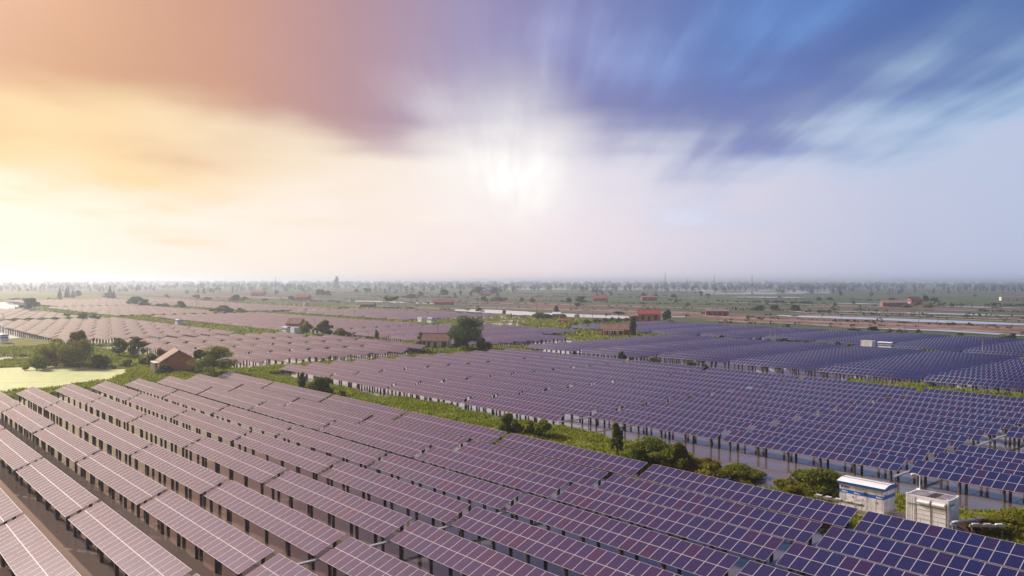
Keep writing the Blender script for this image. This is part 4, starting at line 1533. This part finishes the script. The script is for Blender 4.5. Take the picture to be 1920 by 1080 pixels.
# left distance
for px, py, h, w, k, mt, lab in (
        (56, 583, 26, 32, 'round', 'leaf_dark', 'lone round tree among the pale blocks near the left edge'),
        (128, 596, 10, 24, 'bush', 'leaf', 'low shrub left of two, between pale blocks'), (155, 601, 16, 20, 'bush', 'leaf', 'upright shrub between pale blocks at left'),
        (176, 602, 14, 24, 'bush', 'leaf_light', 'rounded shrub right of the upright one between pale blocks'),
        (255, 575, 20, 36, 'round', 'leaf', 'broad tree, left one of the clump among pale blocks'), (272, 575, 13, 24, 'bush', 'leaf_dark', 'shrub at the right side of the broad tree among pale blocks'),
        (305, 577, 9, 26, 'bush', 'leaf', 'low shrub left of the hump backed one in the pale blocks'), (338, 577, 12, 22, 'bush', 'leaf_dark', 'hump backed shrub among the pale blocks'),
        (418, 588, 16, 46, 'bush', 'leaf_light', 'wide yellow green thicket between pale blocks'), (450, 588, 11, 22, 'bush', 'leaf_light', 'small shrub at the right end of the wide yellow green thicket'),
        (443, 566, 14, 22, 'round', 'leaf_dark', 'left tree of the dark pair behind the pale blocks'), (459, 567, 11, 18, 'round', 'leaf', 'right tree of the dark pair behind the pale blocks'),
        (368, 562, 10, 18, 'round', 'leaf', 'small hazy tree left of the dark pair'), (388, 563, 6, 20, 'bush', 'leaf_dark', 'low hazy shrub left of the dark pair'),
        (497, 567, 8, 10, 'round', 'leaf', 'small lone tree behind the pale blocks'), (546, 562, 7, 16, 'bush', 'leaf_dark', 'dark shrub left of the orange brick farmhouse'),
        (600, 556, 14, 22, 'round', 'leaf_dark', 'left tree of two in haze above the orange farmhouse'), (614, 556, 11, 16, 'round', 'leaf_dark', 'right tree of two in haze above the orange farmhouse'),
        (732, 575, 21, 28, 'flat', 'leaf', 'spreading tree standing before the narrow far pond'), (668, 550, 9, 10, 'round', 'leaf_dark', 'small dark tree in haze above the far block'),
        (686, 552, 12, 14, 'flat', 'leaf_dark', 'feathery tree in haze right of the small dark one'), (772, 561, 10, 26, 'round', 'leaf_dark', 'dark clump left of the smoking field'),
        (788, 559, 13, 12, 'round', 'leaf_dark', 'dark upright tree at the right end of that clump'), (832, 556, 14, 22, 'round', 'leaf_dark', 'dark spreading tree above the long red roof'),
        (898, 554, 17, 22, 'round', 'leaf_dark', 'dark tree left of the blue roof'), (927, 554, 16, 18, 'round', 'leaf_dark', 'dark tree right of the blue roof'),
        (908, 565, 9, 16, 'bush', 'leaf_dark', 'dark shrub below the farmhouse with the dark trees'), (935, 565, 10, 30, 'bush', 'leaf', 'long shrub row below the farmhouse with the dark trees'),
        (978, 566, 8, 10, 'bush', 'leaf_dark', 'dark shrub on the track, left one'), (998, 567, 10, 12, 'bush', 'leaf', 'dark shrub on the track, right one'),
        (1066, 569, 11, 14, 'round', 'leaf_dark', 'smaller dark tree left of the rounded dark one on the far field'), (1089, 570, 15, 22, 'round', 'leaf_dark', 'rounded dark tree on the far field'),
        (1082, 582, 16, 13, 'flat', 'leaf', 'thin tree on the bank above the long pond'), (1043, 588, 16, 9, 'slim', 'leaf', 'thin tree behind the small hut'),
        (1012, 599, 14, 26, 'bush', 'leaf', 'shrub left of the small brick hut'), (1028, 599, 10, 20, 'bush', 'leaf_dark', 'dark shrub touching the small brick hut'),
        (1055, 598, 10, 14, 'bush', 'leaf', 'shrub right of the small brick hut'), (898, 586, 10, 14, 'round', 'leaf', 'round shrub at the left tip of the long pond'),
        (945, 587, 6, 7, 'slim', 'leaf', 'tiny upright shrub at the edge of the long pond'), (1160, 594, 10, 22, 'flat', 'leaf_dark', 'flat crowned tree left of the red roofed annex'),
        (1256, 606, 8, 16, 'bush', 'leaf', 'shrub at the right foot of the house with the bright red roof'),
        (112, 559, 20, 9, 'cone', 'leaf_dark', 'pointed conifer, leftmost of the row in haze'), (124, 558, 18, 8, 'cone', 'leaf_dark', 'pointed conifer, second of the row in haze'),
        (128, 558, 20, 7, 'cone', 'leaf_dark', 'pointed conifer, third of the row in haze'), (137, 558, 15, 8, 'cone', 'leaf_dark', 'pointed conifer, fourth of the row in haze'),
        (146, 558, 14, 14, 'round', 'leaf_dark', 'rounded tree right of the row of conifers'), (206, 559, 23, 10, 'cone', 'leaf_dark', 'tall lone conifer at left in haze'),
        (213, 559, 14, 9, 'cone', 'leaf_dark', 'shorter conifer right of the tall lone one'), (199, 559, 10, 12, 'round', 'leaf_dark', 'round tree left of the tall lone conifer'),
        (236, 548, 8, 10, 'round', 'leaf_dark', 'far hazy tree right of the conifers'), (312, 560, 8, 12, 'round', 'leaf', 'hazy tree above the broad clump in the pale blocks'),
        # right distance
        (1672, 571, 13, 18, 'round', 'leaf_dark', 'dark tree behind the grey roofed farmhouse'), (1735, 568, 15, 14, 'round', 'leaf_dark', 'taller dark tree of the pair at right'),
        (1752, 568, 11, 18, 'round', 'leaf_dark', 'wider dark tree of the pair at right'), (1720, 576, 11, 18, 'round', 'leaf', 'green tree in front of the red roofed house at right'),
        (1742, 577, 9, 24, 'bush', 'leaf_light', 'bright shrub right of the red roofed house'), (1700, 577, 7, 18, 'bush', 'leaf', 'shrub left of the red roofed house'),
        (1828, 560, 8, 7, 'flat', 'leaf_dark', 'lone tree on the far green field at right'), (1601, 571, 7, 7, 'round', 'leaf_dark', 'dark shrub in the far white ponds'),
        (1565, 577, 10, 7, 'round', 'leaf_dark', 'dark shrub at the left end of the far ponds'), (1535, 565, 8, 12, 'round', 'leaf_dark', 'hazy dark tree above the far ponds'),
        (1556, 564, 7, 14, 'round', 'leaf_dark', 'second hazy tree above the far ponds'), (1452, 582, 11, 22, 'round', 'leaf_dark', 'dark bushy clump right of the long brick house, left one'),
        (1490, 583, 12, 22, 'round', 'leaf_dark', 'dark bushy clump right of the long brick house, right one'), (1425, 580, 8, 24, 'bush', 'leaf_dark', 'low dark shrub right of the long brick house'),
        (1263, 559, 8, 14, 'round', 'leaf_dark', 'hazy tree left of the far bright pond'), (1327, 556, 6, 12, 'round', 'leaf_dark', 'small hazy tree near the far bright pond'),
        (1206, 556, 8, 12, 'round', 'leaf_dark', 'hazy tree at the flat brick shed, left'), (1230, 559, 10, 6, 'slim', 'leaf_dark', 'thin tree at the right end of the flat brick shed'),
        (1268, 570, 9, 9, 'round', 'leaf', 'small tree on the field above the bright red roof'), (1289, 577, 10, 10, 'round', 'leaf', 'round tree on the track right of the bright red roof'),
        (1600, 621, 7, 22, 'bush', 'leaf', 'shrub behind the fourth block, left of the dark one'), (1637, 622, 11, 22, 'round', 'leaf_dark', 'dark round shrub behind the fourth block'),
        (1668, 624, 8, 16, 'bush', 'leaf_light', 'pale shrub right of the dark one behind the fourth block'), (1690, 626, 9, 22, 'bush', 'leaf', 'green shrub behind the fourth block'),
        (1722, 625, 7, 12, 'bush', 'leaf_dark', 'small dark shrub behind the fourth block'), (1800, 630, 8, 12, 'bush', 'leaf', 'upright shrub behind the fourth block at right'),
        (1885, 634, 8, 30, 'bush', 'leaf', 'wide shrub behind the fourth block at the right edge'), (1900, 634, 9, 16, 'bush', 'leaf_dark', 'dark shrub at the right edge behind the fourth block'),
        (1475, 613, 7, 16, 'bush', 'leaf', 'shrub at the far edge of the fourth block near its middle')):
    plant(px, py, h, w, k, mt, lab, share='far')
# hedge in front of the house with the bright red roof
rr = random.Random(5)
for k in range(13):
    px = 1098 + k * 7.2 + rr.uniform(-2, 2)
    plant(px, 608 - (px - 1098) * 0.045 + rr.uniform(-1, 1), rr.uniform(7, 11), rr.uniform(10, 16), 'bush', 'leaf' if k % 3 else 'leaf_light',
          '%s shrub from the left in the hedge left of the bright red roofed house' % ORD[k], group='hedge shrubs by the red roofed house', share='hedge')
for k in range(7):
    px = 1068 + k * 9 + rr.uniform(-3, 3)
    plant(px, 616 + rr.uniform(-1.5, 1.5), rr.uniform(7, 12), rr.uniform(10, 16), 'bush', 'leaf' if k % 2 else 'leaf_dark',
          '%s shrub from the left in the lower clump below the small brick hut' % ORD[k], group='shrubs below the brick hut', share='hedge')


# ================================================================== POLES AND MASTS
def pole(px, py, hpx, label, arm=True, lean_=0.0):
    p = standing(px, py)
    h = hpx * p.y / F
    t = empty('utility_pole', p, 0.3)
    t.rotation_euler = (0, R(lean_), 0.3)
    tag(t, label, 'pole', 'utility poles')
    MB().tube((0, 0, -0.3), (0, 0, h), 0.17, 0.11, 8).build('shaft', M['pole'], t)
    if arm:
        a = MB().box((0, 0, h - 0.5), (1.5, 0.1, 0.1)).build('crossarm', M['timber'], t)
        for x in (-0.65, 0, 0.65):
            MB().tube((x, 0, h - 0.44), (x, 0, h - 0.22), 0.05, 0.04, 6).build('insulator', M['dark'], a)


for a in ((821, 628, 24, 'pole rising behind the pale cottage'), (665, 594, 14, 'pole in the far block left of centre'), (801, 603, 19, 'pole beside the white station behind the big tree'),
          (975, 613, 22, 'pole at the water left of the small brick hut'), (1006, 586, 19, 'pole in the long pond'), (1111, 590, 15, 'pole in the right half of the long pond'),
          (1095, 601, 11, 'short pole below the small hut'), (1445, 641, 27, 'left one of the two leaning poles'), (1454, 643, 28, 'right one of the two leaning poles', True, 4),
          (1843, 669, 34, 'tall pole between the third and fourth blocks at right'), (1695, 628, 18, 'pole behind the fourth block at right'), (1722, 603, 12, 'pole in the long narrow pond at right'),
          (368, 582, 18, 'pole among the pale blocks left of the yellow thicket'), (6, 606, 18, 'pole at the left edge above the pale block'), (175, 680, 40, 'thin pole at the large thicket', False),
          (281, 680, 28, 'thin pole left of the orange brick house', False), (1142, 625, 10, 'pole behind the low brick house, left'), (1155, 625, 14, 'pole behind the low brick house, right'),
          (1408, 581, 16, 'pole at the dark clumps right of the long brick house'), (1540, 592, 20, 'pole at the left end of the narrow pond')):
    pole(*a)


def mast(px, top_py, dist, label, w=0.8):
    x = (px - 960) / F * dist
    h = CAM_Z + (527.6 + (px - 960) * 0.0016 - top_py) / F * dist
    t = empty('radio_mast', (x, dist, 0.4))
    tag(t, label, 'mast', 'masts on the horizon')
    sh = MB()
    for k in range(3):
        a = k * 2.094
        sh.tube((w * math.cos(a), w * math.sin(a), 0), (0.12 * math.cos(a), 0.12 * math.sin(a), h), 0.22, 0.12, 5)
    for k in range(14):
        z0, z1 = h * k / 14, h * (k + 1) / 14
        s0, s1 = w * (1 - k / 14) + 0.1, w * (1 - (k + 1) / 14) + 0.1
        for j in range(3):
            a, b_ = j * 2.094, (j + 1) * 2.094
            sh.tube((s0 * math.cos(a), s0 * math.sin(a), z0), (s1 * math.cos(b_), s1 * math.sin(b_), z1), 0.1, n=4)
    sh.build('lattice', M['pole'], t)


mast(1247, 511, 1250, 'tallest mast on the horizon right of centre', 1.2)
mast(1288, 520, 1350, 'shorter mast just right of the tallest one')
mast(1339, 515, 1300, 'faint mast midway between the tall ones')
mast(1410, 514, 1250, 'rightmost mast on the horizon', 1.0)
mast(517, 519, 1400, 'faint mast on the horizon left of centre')
t = empty('factory_tower', ((632 - 960) / F * 1900, 1900, 0.4))
tag(t, 'hazy factory tower on the horizon left of centre', 'tower')
MB().quadbox(-6, 3, -4, 4, 0, 26).build('block', M['plaster'], t)
MB().quadbox(-3, 1, -3, 3, 26, 33).build('head_house', M['plaster'], t)
MB().tube((2, 0, 26), (2, 0, 31), 0.9, 0.7, 8).build('stack', M['plaster'], t)

# ================================================================== GROUND COVER (nobody could count it)
nr = np.random.default_rng(8)


def tufts(n, u0, u1, v0, v1, hmin, hmax, blades, width, min_level=0.2):
    u = nr.uniform(u0, u1, n)
    v = nr.uniform(v0, v1, n)
    ok = land_level(u, v) > min_level
    u, v = u[ok], v[ok]
    z = ground_z(u, v)
    clump = vnoise(u / 4.5, v / 4.5, 9)
    ok = clump + nr.random(len(u)) * 0.6 > 0.42
    u, v, z, clump = u[ok], v[ok], z[ok], clump[ok]
    m_ = len(u) * blades
    uu, vv, zz = np.repeat(u, blades), np.repeat(v, blades), np.repeat(z, blades)
    cc = np.repeat(clump, blades)
    h = nr.uniform(hmin, hmax, m_) * (0.45 + 1.0 * cc)
    a = nr.uniform(0, 6.283, m_)
    off_ = nr.uniform(0, 0.35, m_)
    x = UD[0] * uu + VD[0] * vv + np.cos(a) * off_
    y = UD[1] * uu + VD[1] * vv + np.sin(a) * off_
    b_ = nr.uniform(0, 6.283, m_)
    wx, wy = np.cos(b_) * width * (0.6 + h), np.sin(b_) * width * (0.6 + h)
    lx, ly = np.cos(a) * h * 0.45, np.sin(a) * h * 0.45
    V = np.empty((m_, 4, 3))
    V[:, 0] = np.stack([x - wx, y - wy, zz - 0.05], 1)
    V[:, 1] = np.stack([x + wx, y + wy, zz - 0.05], 1)
    V[:, 2] = np.stack([x + wx * 0.5 + lx, y + wy * 0.5 + ly, zz + h], 1)
    V[:, 3] = np.stack([x - wx * 0.5 + lx, y - wy * 0.5 + ly, zz + h * 0.92], 1)
    return V.reshape(-1, 3)


GV = [tufts(26000, -178, 10, 68, 90, 0.12, 0.46, 6, 0.10),
      tufts(22000, -300, -171, 14, 80, 0.15, 0.5, 5, 0.14),
      tufts(7000, -196, -176, 68, 165, 0.2, 0.6, 4, 0.16),
      tufts(6000, -240, -176, 142, 170, 0.3, 0.9, 4, 0.15),
      tufts(6000, -190, 20, 154, 174, 0.3, 0.9, 4, 0.16),
      tufts(7000, -260, -20, 200, 260, 0.3, 1.0, 3, 0.22),
      tufts(9000, -500, -196, 120, 160, 0.4, 1.1, 3, 0.22),
      tufts(9000, -500, -215, 205, 325, 0.4, 1.2, 3, 0.28),
      tufts(6000, -900, -460, 60, 325, 0.5, 1.5, 3, 0.45)]
GV = np.concatenate(GV)
gr = obj('grass', np_mesh('grass', GV, np.arange(len(GV)).reshape(-1, 4), [M['grass']]))
tag(gr, 'rough green and yellow grass on the banks between the blocks', 'grass', kind='stuff')

# scrub on the far dikes and field edges
SV = []
for (ln, hw, tp) in dikes + [(l, h_, 0.3) for l, h_ in far_tracks[:3]]:
    pts = [at(x, y, 0.45) for x, y in ln]
    for a_, b__ in zip(pts[:-1], pts[1:]):
        L_ = (b__ - a_).length
        for k in range(int(L_ / 6.5)):
            q = a_.lerp(b__, nr.random()) + Vector((0, nr.normal(0, hw * 0.7), 0))
            s = nr.uniform(0.3, 0.9)
            V_, Q_ = leaf_quads(nr, 9, [(q.x, q.y, tp + 0.4 + s * 0.4, s * 1.5, s * 1.5, s * 0.7)], s * 1.5)
            SV.append(V_)
for k in range(90):
    px, py = nr.uniform(0, 1920), 546 + 54 * nr.random() ** 1.3
    p_ = at(px, py)
    u_, v_ = uv_of(p_)
    if v_ < 335:
        continue
    s = nr.uniform(0.4, 1.4)
    V_, Q_ = leaf_quads(nr, 12, [(p_.x, p_.y, 0.5 + s * 0.5, s * 2.0, s * 2.0, s)], s * 1.6)
    SV.append(V_)
# dark belts of scrub between the far ponds
for ln, hh in (([(1370, 581), (1470, 583), (1560, 586)], 2.2), ([(1380, 567), (1560, 570)], 2.6), ([(1690, 572), (1930, 574)], 2.6), ([(1560, 581), (1660, 583.5)], 1.6),
               ([(1640, 590.5), (1800, 594), (1930, 598)], 1.0), ([(1400, 597), (1560, 603), (1760, 608.5), (1930, 614)], 1.3), ([(1320, 604), (1460, 609)], 1.0),
               ([(1840, 583), (1930, 586)], 1.6), ([(860, 588), (960, 592), (1010, 596)], 1.2), ([(640, 576), (760, 578), (860, 582)], 1.2), ([(905, 576.5), (1100, 581), (1300, 587)], 0.9),
               ([(1140, 577.5), (1300, 581)], 1.2), ([(880, 562), (1080, 566), (1240, 571)], 1.3), ([(700, 557), (880, 559)], 1.6), ([(420, 560), (640, 566)], 1.4), ([(200, 562), (400, 565)], 1.6),
               ([(0, 563), (120, 563)], 2.5), ([(1000, 555), (1240, 558)], 1.4), ([(1250, 563), (1400, 566)], 1.6)):
    pts = [at(x, y, 0.45) for x, y in ln]
    for a_, b__ in zip(pts[:-1], pts[1:]):
        L_ = (b__ - a_).length
        for k in range(int(L_ / 2.6)):
            q = a_.lerp(b__, nr.random())
            if vnoise(np.array([q.x / 14]), np.array([q.y / 40]), 12)[0] < 0.3:
                continue
            s = hh * nr.uniform(0.35, 1.1)
            V_, Q_ = leaf_quads(nr, 10, [(q.x, q.y + nr.normal(0, 2.5), 0.4 + s * 0.45, s * 1.1 + 0.6, s * 1.1 + 0.6, s * 0.6)], s * 1.1)
            SV.append(V_)
# hedgerows that divide the far fields
for k in range(26):
    y0 = 543 + 50 * (k / 26) ** 1.5
    x0 = nr.uniform(-100, 1900)
    L_ = nr.uniform(80, 420)
    a_, b__ = at(x0, y0), at(x0 + L_, y0 + L_ * 0.012)
    if uv_of(a_)[1] < 360 or uv_of(b__)[1] < 360:
        continue
    step = max(6, (b__ - a_).length / 60)
    for j in range(int((b__ - a_).length / step)):
        q = a_.lerp(b__, (j + nr.random()) / ((b__ - a_).length / step))
        s = nr.uniform(0.4, 1.1) * (1 + a_.y / 2500)
        V_, Q_ = leaf_quads(nr, 10, [(q.x, q.y + nr.normal(0, 3), 0.4 + s * 0.5, step * 0.6, step * 0.3, s)], s * 1.5)
        SV.append(V_)
SV = np.concatenate(SV)
so = obj('undergrowth', np_mesh('undergrowth', SV, np.arange(len(SV)).reshape(-1, 4), [M['leaf_far']]))
tag(so, 'low scrub and hedgerows along the far dikes and fields', 'scrub', kind='stuff')

# distant woods
TV = []
for (dist, n_, hlo, hhi, wlo, whi, gapf) in ((1150, 130, 8, 13, 3, 6, 0.62), (1450, 300, 9, 16, 3, 6, 0.50), (1800, 520, 10, 18, 3, 7, 0.36), (2300, 640, 11, 19, 5, 10, 0.22), (3000, 620, 13, 21, 8, 16, 0.1), (4200, 460, 15, 24, 16, 28, 0.0), (5800, 420, 18, 28, 24, 42, 0.0)):
    for k in range(n_):
        px = nr.uniform(-250, 2170)
        if vnoise(np.array([px / 70.0]), np.array([dist / 100.0]), 3)[0] < gapf:
            continue
        x = (px - 960) / F * dist
        y = dist * (1 + nr.normal(0, 0.05))
        h, w_ = nr.uniform(hlo, hhi) * 0.86, nr.uniform(wlo, whi)
        V_, Q_ = leaf_quads(nr, 26, [(x, y, 0.4 + h * 0.52, w_ * 0.5, w_ * 0.5, h * 0.48)], max(2.0, w_ * 0.55), 0.3)
        TV.append(V_)
TV = np.concatenate(TV)
to = obj('distant_woods', np_mesh('distant_woods', TV, np.arange(len(TV)).reshape(-1, 4), [M['leaf_far']]))
tag(to, 'hazy rows of trees along the horizon', 'woods', kind='stuff')

# ================================================================== HAZE
hm = bpy.data.materials.new('haze')
hm.use_nodes = True
n = Nodes(hm.node_tree)
pv = n.n('ShaderNodeVolumePrincipled')
pv.inputs['Color'].default_value = (0.76, 0.86, 1.0, 1)
pv.inputs['Density'].default_value = 0.00029
pv.inputs['Anisotropy'].default_value = 0.68
o = n.n('ShaderNodeOutputMaterial')
n.link(pv.outputs[0], o.inputs['Volume'])
hz_ = MB().quadbox(-12500, 9500, -9500, 13500, -2.0, 40).build('haze', hm)
tag(hz_, 'pale evening haze over the whole plain', 'haze', kind='stuff')
